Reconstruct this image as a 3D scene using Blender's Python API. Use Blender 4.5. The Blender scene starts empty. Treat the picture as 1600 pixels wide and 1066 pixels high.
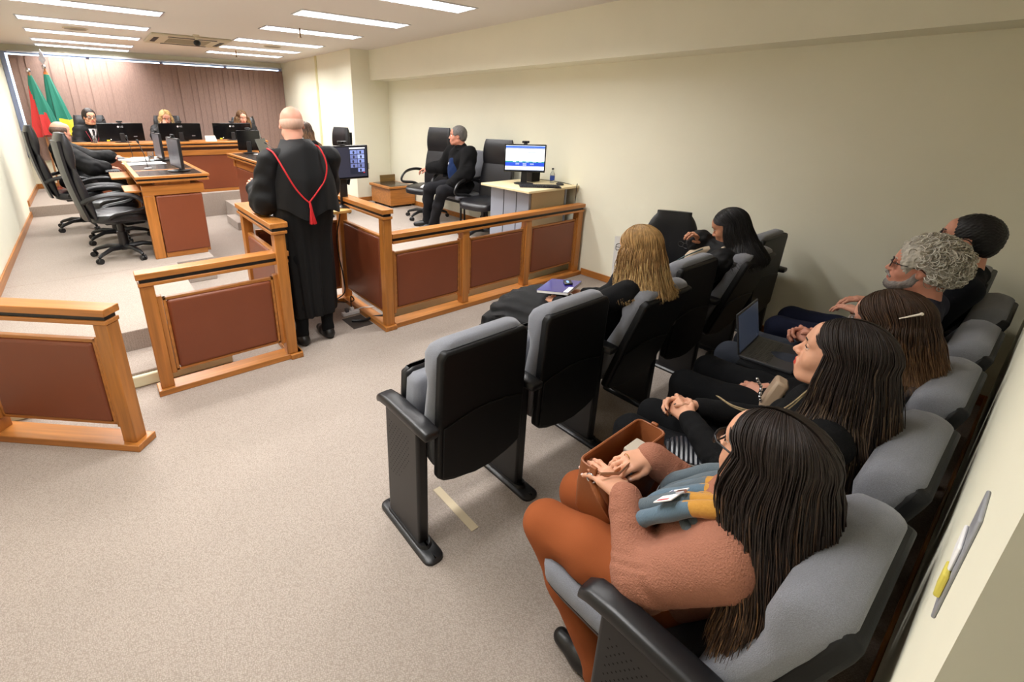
import bpy, bmesh, math, random
import numpy as np
from mathutils import Vector, Matrix, Euler

random.seed(7)
rng = np.random.default_rng(11)
SC = bpy.context.scene
COL = SC.collection

# ------------------------------------------------------------------ camera
H = 1.74
F_PX, CX, CY = 730.2, 717.95, 433.1
YAW, PITCH, ROLL = math.radians(37.823), math.radians(19.306), math.radians(0.8173)
fw = Vector((math.sin(YAW) * math.cos(PITCH), math.cos(YAW) * math.cos(PITCH), -math.sin(PITCH)))
r0 = Vector((math.cos(YAW), -math.sin(YAW), 0))
u0 = r0.cross(fw)
rt = math.cos(ROLL) * r0 + math.sin(ROLL) * u0
up = -math.sin(ROLL) * r0 + math.cos(ROLL) * u0
cam_data = bpy.data.cameras.new('camera')
cam = bpy.data.objects.new('camera', cam_data)
COL.objects.link(cam)
cam.matrix_world = Matrix(((rt.x, up.x, -fw.x, 0), (rt.y, up.y, -fw.y, 0), (rt.z, up.z, -fw.z, H), (0, 0, 0, 1)))
cam_data.sensor_fit = 'HORIZONTAL'
cam_data.sensor_width = 36.0
cam_data.lens = 36.0 * F_PX / 1600.0
cam_data.shift_x = (800 - CX) / 1600.0
cam_data.shift_y = -(533 - CY) / 1600.0
cam_data.clip_start = 0.02
SC.camera = cam

# ------------------------------------------------------------------ world and exposure
w = bpy.data.worlds.new('daylight')
SC.world = w
w.use_nodes = True
w.node_tree.nodes['Background'].inputs[0].default_value = (0.75, 0.86, 1.0, 1)
w.node_tree.nodes['Background'].inputs[1].default_value = 3.0
SC.view_settings.view_transform = 'Standard'
SC.view_settings.look = 'None'
SC.view_settings.gamma = 1.0
SC.view_settings.use_curve_mapping = False
SC.view_settings.exposure = 0.0
SC.cycles.use_denoising = True
SC.cycles.max_bounces = 8
SC.cycles.diffuse_bounces = 5
SC.cycles.glossy_bounces = 3
SC.cycles.caustics_reflective = False
SC.cycles.caustics_refractive = False
SC.cycles.sample_clamp_indirect = 8.0
LAMP_W = 57.0        # watts of one recessed ceiling fixture

# ------------------------------------------------------------------ materials
MATS = {}
def s2l(c):
    return tuple((x / 12.92 if x <= 0.04045 else ((x + 0.055) / 1.055) ** 2.4) for x in c)
def rgb(r, g, b):
    return s2l((r / 255, g / 255, b / 255))
def mat(name, col, rough=0.6, metal=0.0, emis=None, estr=1.0, spec=0.5, sheen=0.0, trans=0.0, alpha=1.0,
        noise=None, bump=None, coat=0.0):
    """noise=(scale, amount, stretch xyz) value variation, bump=(scale, strength, stretch)"""
    if name in MATS: return MATS[name]
    m = bpy.data.materials.new(name); MATS[name] = m
    m.use_nodes = True
    nt = m.node_tree; b = nt.nodes['Principled BSDF']
    b.inputs['Base Color'].default_value = (*col, 1)
    b.inputs['Roughness'].default_value = rough
    b.inputs['Metallic'].default_value = metal
    b.inputs['Specular IOR Level'].default_value = spec
    b.inputs['Sheen Weight'].default_value = sheen
    b.inputs['Transmission Weight'].default_value = trans
    b.inputs['Alpha'].default_value = alpha
    b.inputs['Coat Weight'].default_value = coat
    if emis is not None:
        b.inputs['Emission Color'].default_value = (*emis, 1)
        b.inputs['Emission Strength'].default_value = estr
    if noise or bump:
        tc = nt.nodes.new('ShaderNodeTexCoord')
    if noise:
        sc, amt, st = noise
        mp = nt.nodes.new('ShaderNodeMapping'); mp.inputs['Scale'].default_value = st
        nt.links.new(tc.outputs['Object'], mp.inputs[0])
        n = nt.nodes.new('ShaderNodeTexNoise'); n.inputs['Scale'].default_value = sc; n.inputs['Detail'].default_value = 5
        nt.links.new(mp.outputs[0], n.inputs['Vector'])
        mr = nt.nodes.new('ShaderNodeMapRange'); mr.inputs[1].default_value = 0.3; mr.inputs[2].default_value = 0.7
        mr.inputs[3].default_value = 1 - amt; mr.inputs[4].default_value = 1 + amt
        nt.links.new(n.outputs['Fac'], mr.inputs[0])
        mx = nt.nodes.new('ShaderNodeVectorMath'); mx.operation = 'SCALE'
        mx.inputs[0].default_value = col
        nt.links.new(mr.outputs[0], mx.inputs['Scale'])
        nt.links.new(mx.outputs[0], b.inputs['Base Color'])
    if bump:
        sc, stg, st = bump
        mp = nt.nodes.new('ShaderNodeMapping'); mp.inputs['Scale'].default_value = st
        nt.links.new(tc.outputs['Object'], mp.inputs[0])
        n = nt.nodes.new('ShaderNodeTexNoise'); n.inputs['Scale'].default_value = sc; n.inputs['Detail'].default_value = 3
        nt.links.new(mp.outputs[0], n.inputs['Vector'])
        bp = nt.nodes.new('ShaderNodeBump'); bp.inputs['Strength'].default_value = stg; bp.inputs['Distance'].default_value = 0.004
        nt.links.new(n.outputs['Fac'], bp.inputs['Height'])
        nt.links.new(bp.outputs[0], b.inputs['Normal'])
    return m

def wood(name, col, axis):
    st = [22, 22, 22]; st['xyz'.index(axis)] = 1.3
    return mat(name, col, 0.33, noise=(1.6, 0.24, tuple(st)), bump=(3.0, 0.05, tuple(st)), spec=0.5)
OAK = rgb(172, 110, 50)
WX = wood('honey_wood_x', OAK, 'x'); WY = wood('honey_wood_y', OAK, 'y'); WZ = wood('honey_wood_z', OAK, 'z')
DARKW = mat('black_groove', rgb(22, 17, 14), 0.5)
LEATHER = mat('tan_leather', rgb(118, 59, 33), 0.42, bump=(260, 0.25, (1, 1, 1)), noise=(3, 0.05, (1, 1, 1)))
BLEATH = mat('black_leather', rgb(26, 26, 30), 0.34, bump=(120, 0.3, (1, 1, 1)))
BPLAST = mat('black_plastic', rgb(22, 22, 25), 0.38)
BSHELL = mat('black_shell_plastic', rgb(9, 9, 11), 0.5, spec=.3, bump=(300, 0.12, (1, 1, 1)))
GLOSSB = mat('gloss_black', rgb(10, 10, 13), 0.12)
GREYFAB = mat('grey_upholstery', rgb(118, 120, 128), 0.95, sheen=0.2, noise=(500, 0.18, (1, 1, 1)), bump=(420, 0.4, (1, 1, 1)))
PAINT = mat('cream_wall_paint', rgb(238, 236, 217), 0.85, noise=(3, 0.012, (1, 1, 1)), bump=(60, 0.05, (1, 1, 1)))
CEILP = mat('white_ceiling_paint', rgb(228, 225, 220), 0.9)
CHROME = mat('chrome', rgb(200, 200, 205), 0.18, 1.0)
STEEL = mat('brushed_aluminium', rgb(205, 208, 214), 0.3, 0.9)
WHITEP = mat('white_paper', rgb(238, 238, 240), 0.7)
GREYPL = mat('grey_plastic', rgb(92, 94, 100), 0.4)
BLACKCL = mat('black_cloth', rgb(11, 11, 13), 0.9, spec=.2, bump=(40, 0.15, (1, 1, 1)))
REDCORD = mat('red_cord', rgb(190, 20, 30), 0.6)

def carpet_mat():
    m = bpy.data.materials.new('beige_loop_carpet'); m.use_nodes = True
    nt = m.node_tree; b = nt.nodes['Principled BSDF']; b.inputs['Roughness'].default_value = 0.95
    b.inputs['Specular IOR Level'].default_value = 0.15; b.inputs['Sheen Weight'].default_value = 0.1
    tc = nt.nodes.new('ShaderNodeTexCoord')
    vo = nt.nodes.new('ShaderNodeTexVoronoi'); vo.inputs['Scale'].default_value = 210; vo.inputs['Randomness'].default_value = 0.55
    mp = nt.nodes.new('ShaderNodeMapping'); mp.inputs['Scale'].default_value = (1, 0.7, 1); mp.inputs['Rotation'].default_value = (0, 0, 0.3)
    nt.links.new(tc.outputs['Object'], mp.inputs[0]); nt.links.new(mp.outputs[0], vo.inputs['Vector'])
    cr = nt.nodes.new('ShaderNodeValToRGB')
    cr.color_ramp.elements[0].position = 0.1; cr.color_ramp.elements[0].color = (*rgb(180, 169, 160), 1)
    cr.color_ramp.elements[1].position = 0.75; cr.color_ramp.elements[1].color = (*rgb(146, 134, 125), 1)
    nt.links.new(vo.outputs['Distance'], cr.inputs[0])
    no = nt.nodes.new('ShaderNodeTexNoise'); no.inputs['Scale'].default_value = 1.2; no.inputs['Detail'].default_value = 4
    nt.links.new(tc.outputs['Object'], no.inputs['Vector'])
    mr = nt.nodes.new('ShaderNodeMapRange'); mr.inputs[1].default_value = .3; mr.inputs[2].default_value = .7; mr.inputs[3].default_value = 0.95; mr.inputs[4].default_value = 1.04
    nt.links.new(no.outputs['Fac'], mr.inputs[0])
    vm = nt.nodes.new('ShaderNodeVectorMath'); vm.operation = 'SCALE'
    nt.links.new(cr.outputs[0], vm.inputs[0]); nt.links.new(mr.outputs[0], vm.inputs['Scale'])
    nt.links.new(vm.outputs[0], b.inputs['Base Color'])
    bp = nt.nodes.new('ShaderNodeBump'); bp.invert = True; bp.inputs['Strength'].default_value = 0.6; bp.inputs['Distance'].default_value = 0.003
    nt.links.new(vo.outputs['Distance'], bp.inputs['Height']); nt.links.new(bp.outputs[0], b.inputs['Normal'])
    return m
CARPET = carpet_mat()

# ------------------------------------------------------------------ mesh builder
def rotm(rx=0, ry=0, rz=0): return Euler((rx, ry, rz)).to_matrix()
class MB:
    def __init__(s): s.v = []; s.f = []; s.m = []
    def add(s, vs, fs, m=0):
        o = len(s.v); s.v.extend([tuple(p) for p in vs])
        for f in fs: s.f.append([i + o for i in f]); s.m.append(m)
        return s
    def box(s, x0, x1, y0, y1, z0, z1, m=0):
        return s.add([(x0, y0, z0), (x1, y0, z0), (x1, y1, z0), (x0, y1, z0), (x0, y0, z1), (x1, y0, z1), (x1, y1, z1), (x0, y1, z1)],
                     [(3, 2, 1, 0), (4, 5, 6, 7), (0, 1, 5, 4), (1, 2, 6, 5), (2, 3, 7, 6), (3, 0, 4, 7)], m)
    def obox(s, c, size, R=None, m=0):
        hx, hy, hz = size[0] / 2, size[1] / 2, size[2] / 2
        P = [Vector((a * hx, b * hy, d * hz)) for d in (-1, 1) for a, b in ((-1, -1), (1, -1), (1, 1), (-1, 1))]
        if R is not None: P = [R @ p for p in P]
        c = Vector(c)
        return s.add([p + c for p in P], [(3, 2, 1, 0), (4, 5, 6, 7), (0, 1, 5, 4), (1, 2, 6, 5), (2, 3, 7, 6), (3, 0, 4, 7)], m)
    def prism(s, poly, axis, a, b, m=0):
        """poly: 2-D points in the plane of the two other axes (cyclic order), extruded a..b along axis"""
        def P(p, t):
            if axis == 'x': return (t, p[0], p[1])
            if axis == 'y': return (p[0], t, p[1])
            return (p[0], p[1], t)
        n = len(poly); vs = [P(p, a) for p in poly] + [P(p, b) for p in poly]
        area = sum(poly[i][0] * poly[(i + 1) % n][1] - poly[(i + 1) % n][0] * poly[i][1] for i in range(n))
        flip = (area > 0) == (axis != 'y')
        if b < a: flip = not flip
        fs = [tuple(range(n)), tuple(range(2 * n - 1, n - 1, -1))] + [(i, i + n, (i + 1) % n + n, (i + 1) % n) for i in range(n)]
        if flip: fs = [tuple(reversed(f)) for f in fs]
        return s.add(vs, fs, m)
    def loft(s, rings, m=0, cap=True, closed=True):
        n = len(rings[0]); vs = [p for r in rings for p in r]; fs = []
        for i in range(len(rings) - 1):
            for j in range(n if closed else n - 1):
                k = (j + 1) % n
                fs.append((i * n + j, i * n + k, (i + 1) * n + k, (i + 1) * n + j))
        if cap and closed:
            fs.append(tuple(range(n - 1, -1, -1))); fs.append(tuple((len(rings) - 1) * n + j for j in range(n)))
        return s.add(vs, fs, m)
    def tube(s, pts, r, n=8, m=0, flat=None, cap=True):
        P = [Vector(p) for p in pts]; k = len(P)
        R = [r] * k if isinstance(r, (int, float)) else list(r)
        rings = []; prev = None
        for i in range(k):
            t = (P[min(i + 1, k - 1)] - P[max(i - 1, 0)])
            if t.length < 1e-9: t = Vector((0, 0, 1))
            t.normalize()
            if prev is None:
                a = Vector((0, 0, 1)) if abs(t.z) < 0.9 else Vector((1, 0, 0))
                u = (a - t * a.dot(t)).normalized()
            else:
                u = (prev - t * prev.dot(t))
                u = u.normalized() if u.length > 1e-6 else prev
            prev = u; v = t.cross(u)
            fx = flat if flat else 1.0
            rings.append([P[i] + (u * math.cos(2 * math.pi * j / n) * R[i] + v * math.sin(2 * math.pi * j / n) * R[i] * fx) for j in range(n)])
        return s.loft(rings, m, cap)
    def cyl(s, p0, p1, r, n=20, m=0, r2=None):
        return s.tube([p0, p1], [r, r if r2 is None else r2], n, m)
    def lathe(s, prof, c=(0, 0, 0), n=24, m=0, R=None):
        rings = []
        for (r, z) in prof:
            ring = [Vector((r * math.cos(2 * math.pi * j / n), r * math.sin(2 * math.pi * j / n), z)) for j in range(n)]
            if R is not None: ring = [R @ p for p in ring]
            rings.append([p + Vector(c) for p in ring])
        return s.loft(rings, m, True)
    def ell(s, c, r, R=None, nu=16, nv=10, m=0, power=1.0):
        rings = []
        for i in range(nv + 1):
            th = -math.pi / 2 + math.pi * min(max(i, 0.02), nv - 0.02) / nv
            ring = []
            for j in range(nu):
                ph = 2 * math.pi * j / nu
                def sp(a): return math.copysign(abs(a) ** power, a)
                p = Vector((r[0] * sp(math.cos(th)) * sp(math.cos(ph)), r[1] * sp(math.cos(th)) * sp(math.sin(ph)), r[2] * sp(math.sin(th))))
                if R is not None: p = R @ p
                ring.append(p + Vector(c))
            rings.append(ring)
        return s.loft(rings, m, True)
    def xf(s, M, start=0):
        for i in range(start, len(s.v)): s.v[i] = tuple(M @ Vector(s.v[i]))
        return s
    def build(s, name, mats, parent=None, bevel=0, seg=2, sub=0, angle=40, world=True, flat=False):
        me = bpy.data.meshes.new(name)
        off = Vector((0, 0, 0))
        if parent is not None and world:
            p = parent
            while p is not None: off += p.location; p = p.parent
        me.from_pydata([tuple(Vector(p) - off) for p in s.v], [], s.f)
        if not isinstance(mats, (list, tuple)): mats = [mats]
        for mm in mats: me.materials.append(mm)
        me.polygons.foreach_set('material_index', s.m)
        me.polygons.foreach_set('use_smooth', [not flat] * len(s.f))
        me.update()
        if not flat and not sub: me.set_sharp_from_angle(angle=math.radians(angle))
        o = bpy.data.objects.new(name, me); COL.objects.link(o)
        if parent is not None: o.parent = parent
        if bevel:
            b = o.modifiers.new('bevel', 'BEVEL'); b.width = bevel; b.segments = seg; b.limit_method = 'ANGLE'; b.angle_limit = math.radians(35)
            b.harden_normals = False
        if sub:
            q = o.modifiers.new('sub', 'SUBSURF'); q.levels = sub; q.render_levels = sub
        return o

def tag(o, label=None, cat=None, group=None, kind=None):
    if label: o['label'] = label
    if cat: o['category'] = cat
    if group: o['group'] = group
    if kind: o['kind'] = kind
    return o
def thing(name, label, cat, loc=(0, 0, 0), rz=0, group=None):
    o = bpy.data.objects.new(name, None); COL.objects.link(o); o.location = loc; o.rotation_euler = (0, 0, rz)
    o.empty_display_size = 0.1
    return tag(o, label, cat, group)
def struct(name, mb, m, **k):
    o = mb.build(name, m, **k); o['kind'] = 'structure'; return o
def copy_tree(o, parent=None):
    c = o.copy(); COL.objects.link(c)
    if parent is not None: c.parent = parent
    for ch in list(o.children): copy_tree(ch, c)
    return c

# ================================================================== THE ROOM
XL, XR, YW, CZ = -0.82, 4.27, 10.95, 2.69      # left wall, right wall, window wall, ceiling
XP, YP, XB, ZB = 3.60, 7.56, 3.93, 2.235       # pier face x, pier front y, beam face x, beam underside
RY, DOORX, WT = -0.04, 0.455, 0.16
ZP, ZJ = 0.25, 0.40                            # side platforms, judges' platform

struct('floor', MB().box(-1.6, XR + .2, -1.9, YW + .3, -0.1, 0.0), CARPET)
LX, RX = .275, 2.57
lamps = [(LX, 6.36), (LX, 7.62), (LX, 8.75), (LX, 9.85), (LX, 10.62), (RX, 4.05), (RX, 5.25), (RX, 6.43), (RX, 7.72), (RX, 8.72), (RX, 9.65)]
hidden = [(LX, 5.15), (LX, 3.95), (LX, 2.7), (RX, 2.8), (LX, 1.4)]  # out of view; the last, by the rear door, added to brighten the near floor
b = MB(); ya, yb = RY - WT, YW + .3
for xa, xb in ((XL - .2, LX - .625), (LX + .625, RX - .625), (RX + .625, XR + .2)): b.box(xa, xb, ya, yb, CZ, CZ + .12)
for cx_ in (LX, RX):
    yy = ya
    for y in sorted(q[1] for q in lamps + hidden if q[0] == cx_):
        b.box(cx_ - .625, cx_ + .625, yy, y - .15, CZ, CZ + .12); yy = y + .15
    b.box(cx_ - .625, cx_ + .625, yy, yb, CZ, CZ + .12)
struct('ceiling', b, CEILP)
struct('wall_left', MB().box(XL - .15, XL, RY - WT, YW + .3, 0, CZ), PAINT)
struct('wall_right', MB().box(XR, XR + .15, RY - WT, YW + .3, 0, CZ), PAINT)
b = MB(); b.box(DOORX, XR, RY - WT, RY, 0, CZ); b.box(XL, -.55, RY - WT, RY, 0, CZ); b.box(-.55, DOORX, RY - WT, RY, 2.3, CZ)
struct('wall_rear', b, PAINT)
# unseen corridor beyond the doorway behind the camera, ends walled to keep skylight out
b = MB(); b.box(-1.6, XR + .15, -1.9, -1.75, 0, CZ); b.box(-1.75, -1.6, -1.9, RY, 0, CZ); b.box(XR, XR + .15, -1.75, RY - WT, 0, CZ); b.box(-1.6, XL - .15, RY - WT, RY, 0, CZ)
struct('wall_corridor', b, PAINT)
struct('ceiling_corridor', MB().box(-1.75, XR + .15, -1.9, RY - WT - .002, CZ, CZ + .1), CEILP)
struct('wall_pier', MB().box(XP, XR, YP, YW + .1, 0, CZ), PAINT)
struct('trim_1', MB().box(XB, XR, RY, YP, ZB, CZ), PAINT)          # dropped beam
# window wall: low sill wall, lintel and the glazed band between
WZ0, WZ1 = 0.93, 2.585
b = MB(); b.box(XL, XP, YW, YW + .15, 0, WZ0); b.box(XL, XP, YW, YW + .15, WZ1, CZ)
struct('wall_window', b, PAINT)
ALU = mat('pale_blue_aluminium', rgb(170, 186, 225), 0.35, 0.4)
GLASS = mat('window_glass', (1, 1, 1), 0.02, trans=1.0, spec=0.5)
b = MB(); b.box(XL, XL + .06, YW - .02, YW + .05, WZ0, WZ1); b.box(XP - .05, XP, YW - .02, YW + .05, WZ0, WZ1)
b.box(XL, XP, YW - .02, YW + .05, WZ0, WZ0 + .05); b.box(XL, XP, YW + .0, YW + .05, WZ1 - .025, WZ1)
for x in (0.3, 1.4, 2.5): b.box(x - .025, x + .025, YW + .02, YW + .06, WZ0, WZ1)
win = struct('window_1', b, ALU, bevel=.004)
g = MB().box(XL, XP, YW + .03, YW + .034, WZ0, WZ1).build('pane', GLASS, win)
# baseboards
BB = WY
def base(name, b, m): struct(name, b, m, bevel=.004)
base('baseboard_right', MB().box(XR - .018, XR, RY, 3.2, 0, .075), WY)
b = MB(); b.box(XR - .018, XR, 3.3, YP, ZP, ZP + .075); b.box(XP + .0, XR, YP - .018, YP, ZP, ZP + .075); b.box(XP - .018, XP, YP, 8.85, ZP, ZP + .075)
base('baseboard_back', b, WX)
b = MB(); b.box(XL, XL + .018, 3.8, 9.0, ZP, ZP + .085); b.box(XL, XL + .018, 9.0, YW, ZJ, ZJ + .085); b.box(XL, XP, YW - .018, YW, ZJ, ZJ + .085)
b.box(XL, XL + .018, RY, 3.45, 0, .085); b.box(XL, XL + .018, 8.98, 9.02, ZP, ZJ + .085)
base('baseboard_left', b, WY)
base('baseboard_rear', MB().box(DOORX, XR, RY, RY + .014, 0, .075), WX)
# raised floors
CREAMST = mat('cream_step_edge', rgb(225, 222, 190), 0.5)
SY, SY2 = 3.42, 3.79
b = MB(); b.box(XL, 0.54, SY, SY2 + .02, 0, 0.10); b.box(XL, .51, SY2, 5.42, 0, ZP); b.box(XL, .86, 5.42, 9.0, 0, ZP)
b.box(1.90, XR, SY, SY2 + .02, 0, 0.10); b.box(1.90, XR, SY2, 5.42, 0, ZP); b.box(1.74, XR, 5.42, 9.0, 0, ZP)
struct('floor_platform', b, CARPET, bevel=.006)
struct('floor_dais', MB().box(XL, XR, 8.95, YW, 0, ZJ), CARPET, bevel=.006)
b = MB(); b.box(XL, 0.55, SY - .03, SY, 0.0, 0.085); b.box(1.89, XR, SY - .03, SY, 0, .085)
struct('trim_2', b, CREAMST, bevel=.012)
struct('floor_step', MB().box(1.60, 1.74, 7.6, 8.3, 0, .12), CARPET, bevel=.006)
# cable duct on the pier wall
tag(MB().box(XP - .012, XP, 8.95, 9.03, ZP, CZ).build('cable_duct', mat('cream_duct', rgb(214, 208, 160), .5), bevel=.003),
    'slim cream cable duct running up the pale pier wall', 'cable duct')

# vertical blinds
BLIND = mat('mauve_brown_blind_fabric', rgb(148, 122, 112), 0.9, noise=(90, .10, (1, 1, .25)), bump=(200, .15, (1, 1, 1)))
t = thing('vertical_blind', 'mauve brown vertical slat blind covering the window behind the judges', 'blind', (1.4, YW - .08, WZ0))
b = MB(); n = 44; x0, x1 = XL + .10, XP - .01; sw = (x1 - x0) / n
for i in range(n):
    xc = x0 + (i + .5) * sw; a = 0.10 + 0.03 * math.sin(i * 1.7)
    b.obox((xc, YW - .075 + .004 * math.sin(i * 2.3), (WZ0 - .05 + WZ1 - .055) / 2), (sw * 1.06, .003, WZ1 - .055 - WZ0 + .05), rotm(0, 0, a))
bl = b.build('slat', BLIND, t); bl['kind'] = 'stuff'
MB().box(x0, x1, YW - .1, YW - .055, WZ1 - .012, WZ1 + .012).build('head_rail', STEEL, t)

# ------------------------------------------------------------------ ceiling fixtures
TUBE = mat('lit_fluorescent_tube', (1, 1, 1), .5, emis=(1.0, .97, .92), estr=5.0)
REFL = mat('louvre_aluminium', rgb(170, 170, 178), 0.35, 0.8)
def make_light():
    t = thing('ceiling_light', '', 'ceiling light')
    L, W = 1.25, .30
    b = MB(); b.box(-L/2 - .008, L/2 + .008, -W/2 - .008, -W/2 + .010, -.006, .002); b.box(-L/2 - .008, L/2 + .008, W/2 - .010, W/2 + .008, -.006, .002)
    b.box(-L/2 - .008, -L/2 + .010, -W/2, W/2, -.006, .002); b.box(L/2 - .010, L/2 + .008, -W/2, W/2, -.006, .002)
    b.build('frame', STEEL, t, world=False)
    b = MB()
    for k in range(1, 18):
        x = -L/2 + L * k / 18
        b.prism([(x - .001, 0), (x + .001, 0), (x + .004, .026), (x - .004, .026)], 'y', -W/2 + .01, W/2 - .01)
    b.prism([(-.003, 0), (.003, 0), (.007, .026), (-.007, .026)], 'x', -L/2 + .01, L/2 - .01)
    b.build('louvre', REFL, t, world=False)
    b = MB()
    for y in (-.07, .07): b.cyl((-L/2 + .03, y, .052), (L/2 - .03, y, .052), .013, 10)
    b.build('tube', TUBE, t, world=False)
    b = MB(); z1 = .09
    b.box(-L/2, L/2, -W/2, W/2, z1, z1 + .004)
    b.box(-L/2, L/2, -W/2, -W/2 + .002, 0.003, z1); b.box(-L/2, L/2, W/2 - .002, W/2, 0.003, z1)
    b.box(-L/2, -L/2 + .002, -W/2, W/2, 0.003, z1); b.box(L/2 - .002, L/2, -W/2, W/2, 0.003, z1)
    b.build('reflector', mat('white_enamel', rgb(235, 235, 238), .4), t, world=False)
    ld = bpy.data.lights.new('lamp_light', 'AREA'); ld.shape = 'RECTANGLE'; ld.size = 1.2; ld.size_y = .26
    ld.energy = LAMP_W; ld.color = (1.0, .985, .955)
    lo = bpy.data.objects.new('lamp_light', ld); COL.objects.link(lo); lo.parent = t; lo.location = (0, 0, .030)
    return t
proto = make_light()
ordw = ['nearest', 'second', 'third', 'fourth', 'fifth', 'farthest']
for i, (x, y) in enumerate(lamps + hidden):
    o = proto if i == 0 else copy_tree(proto)
    o.location = (x, y, CZ - .001)
    if i < 5: lb = f'{["nearest","second nearest","third","fourth","last"][i]} of the louvred lights in the left ceiling row, counted towards the window'; grp = 'louvred lights in the left ceiling row'
    elif i < 11: lb = f'{["nearest","second nearest","third","fourth","fifth","last"][i-5]} of the louvred lights in the right ceiling row, counted towards the window'; grp = 'louvred lights in the right ceiling row'
    else: lb = f'louvred ceiling light above the public area, {["left row by the counsel desk","left row over the gates","left row over the open carpet","right row over the rail","added out of view near the rear door"][i-11]}'; grp = 'louvred lights above the public'
    if i < 5: lb = lb.replace(', towards', ', reckoned towards')
    o['label'] = lb; o['group'] = grp
# air conditioning cassette
t = thing('air_conditioner', 'cream ceiling air conditioner cassette with central grille', 'air conditioner', (1.44, 8.35, CZ))
ACM = mat('beige_ac_plastic', rgb(205, 196, 172), .5)
MB().box(.95, 1.93, 7.86, 8.84, CZ - .03, CZ).build('panel', ACM, t, bevel=.012)
b = MB()
for k in range(14): b.box(1.18, 1.70, 8.10 + k * .037, 8.122 + k * .037, CZ - .036, CZ - .03)
b.build('grille', mat('grille_beige', rgb(160, 150, 128), .6), t)
b = MB(); b.box(1.0, 1.06, 8.1, 8.6, CZ - .034, CZ - .03); b.box(1.82, 1.88, 8.1, 8.6, CZ - .034, CZ - .03); b.box(1.15, 1.75, 7.92, 7.98, CZ - .034, CZ - .03); b.box(1.15, 1.75, 8.72, 8.78, CZ - .034, CZ - .03)
b.build('air_slot', DARKW, t)
t = thing('dome_camera', 'small dark ceiling camera hanging in front of the air conditioner', 'camera', (1.45, 7.72, CZ))
MB().lathe([(.04, 0), (.04, -.02), (.02, -.03), (.02, -.07)], (1.45, 7.72, CZ)).build('mount', ACM, t)
MB().ell((1.45, 7.72, CZ - .10), (.045, .045, .04)).build('lens_dome', BPLAST, t)
for x, y, lb in ((.17, 8.2, 'round beige ceiling speaker between the left row lights'), (2.6, 8.2, 'round beige ceiling speaker between the right row lights')):
    t = thing('ceiling_speaker', lb, 'speaker', (x, y, CZ), group='round ceiling speakers')
    MB().lathe([(.13, 0), (.13, -.008), (.12, -.012)], (x, y, CZ)).build('rim', ACM, t)
    MB().lathe([(.115, -.010), (.115, -.0125)], (x, y, CZ)).build('mesh_cover', mat('speaker_mesh', rgb(150, 142, 130), .8), t)
for x, y, lb in ((2.32, 6.22, 'thin ceiling sprinkler beside the third right row light'), (2.30, 9.2, 'thin ceiling sprinkler near the window end of the right row')):
    t = thing('sprinkler', lb, 'sprinkler', (x, y, CZ), group='ceiling sprinklers')
    MB().cyl((x, y, CZ), (x, y, CZ - .10), .009, 8).build('stem', mat('brass', rgb(120, 90, 50), .4, .8), t)
    MB().lathe([(.02, -.10), (.022, -.104)], (x, y, CZ), 12).build('deflector', MATS['brass'], t)

# things on the walls
t = thing('wall_plate', 'grey square blank plate on the pier front above the wooden box', 'wall plate', (3.75, YP, 1.0))
p = (3.80, YP - .004)
MB().box(3.735, 3.835, YP - .01, YP, .80, .905).build('cover', mat('grey_plate', rgb(150, 148, 138), .5), t, bevel=.003)
t = thing('switch_plate', 'grey wall switch plate with yellow tag, right beside the camera on the back wall', 'switch plate', (.72, RY, 1.2))
MB().box(.69, .765, RY, RY + .004, 1.18, 1.33).build('plate', mat('switch_grey', rgb(150, 152, 160), .4), t, bevel=.002)
MB().box(.70, .755, RY + .004, RY + .008, 1.245, 1.28).build('switch', WHITEP, t, bevel=.002)
MB().box(.69, .72, RY + .004, RY + .010, 1.21, 1.245).build('yellow_tag', mat('yellow_tape', rgb(214, 200, 90), .6), t, bevel=.002)

# ================================================================== JOINERY
def leather_panel(t, x0, x1, z0, z1, yc, th=.045, axis='x', name='leather_panel'):
    """cushioned panel with a slim wood frame; lies in the plane of `axis` (x or y) at depth yc"""
    f = .018
    def P(b, a0, a1, d0, d1, c0, c1):
        if axis == 'x': b.box(a0, a1, d0, d1, c0, c1)
        else: b.box(d0, d1, a0, a1, c0, c1)
    b = MB(); P(b, x0, x1, yc - .016, yc + .016, z1 - f, z1); P(b, x0, x1, yc - .016, yc + .016, z0, z0 + f)
    P(b, x0, x0 + f, yc - .016, yc + .016, z0 + f, z1 - f); P(b, x1 - f, x1, yc - .016, yc + .016, z0 + f, z1 - f)
    fr = b.build('panel_frame', WX if axis == 'x' else WY, t, bevel=.003)
    b = MB(); P(b, x0 + f, x1 - f, yc - th / 2, yc + th / 2, z0 + f, z1 - f)
    b.build(name, LEATHER, t, bevel=.018, seg=4)

def rail_cap(b_wood, b_dark, x0, x1, y0, y1, z0, z1):
    h = z1 - z0
    b_wood.box(x0, x1, y0, y1, z0 + h * .55, z1)
    b_wood.box(x0 + .006, x1 - .006, y0 + .006, y1 - .006, z0, z0 + h * .27)
    b_dark.box(x0 + .016, x1 - .016, y0 + .016, y1 - .016, z0 + h * .27, z0 + h * .55)

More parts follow.
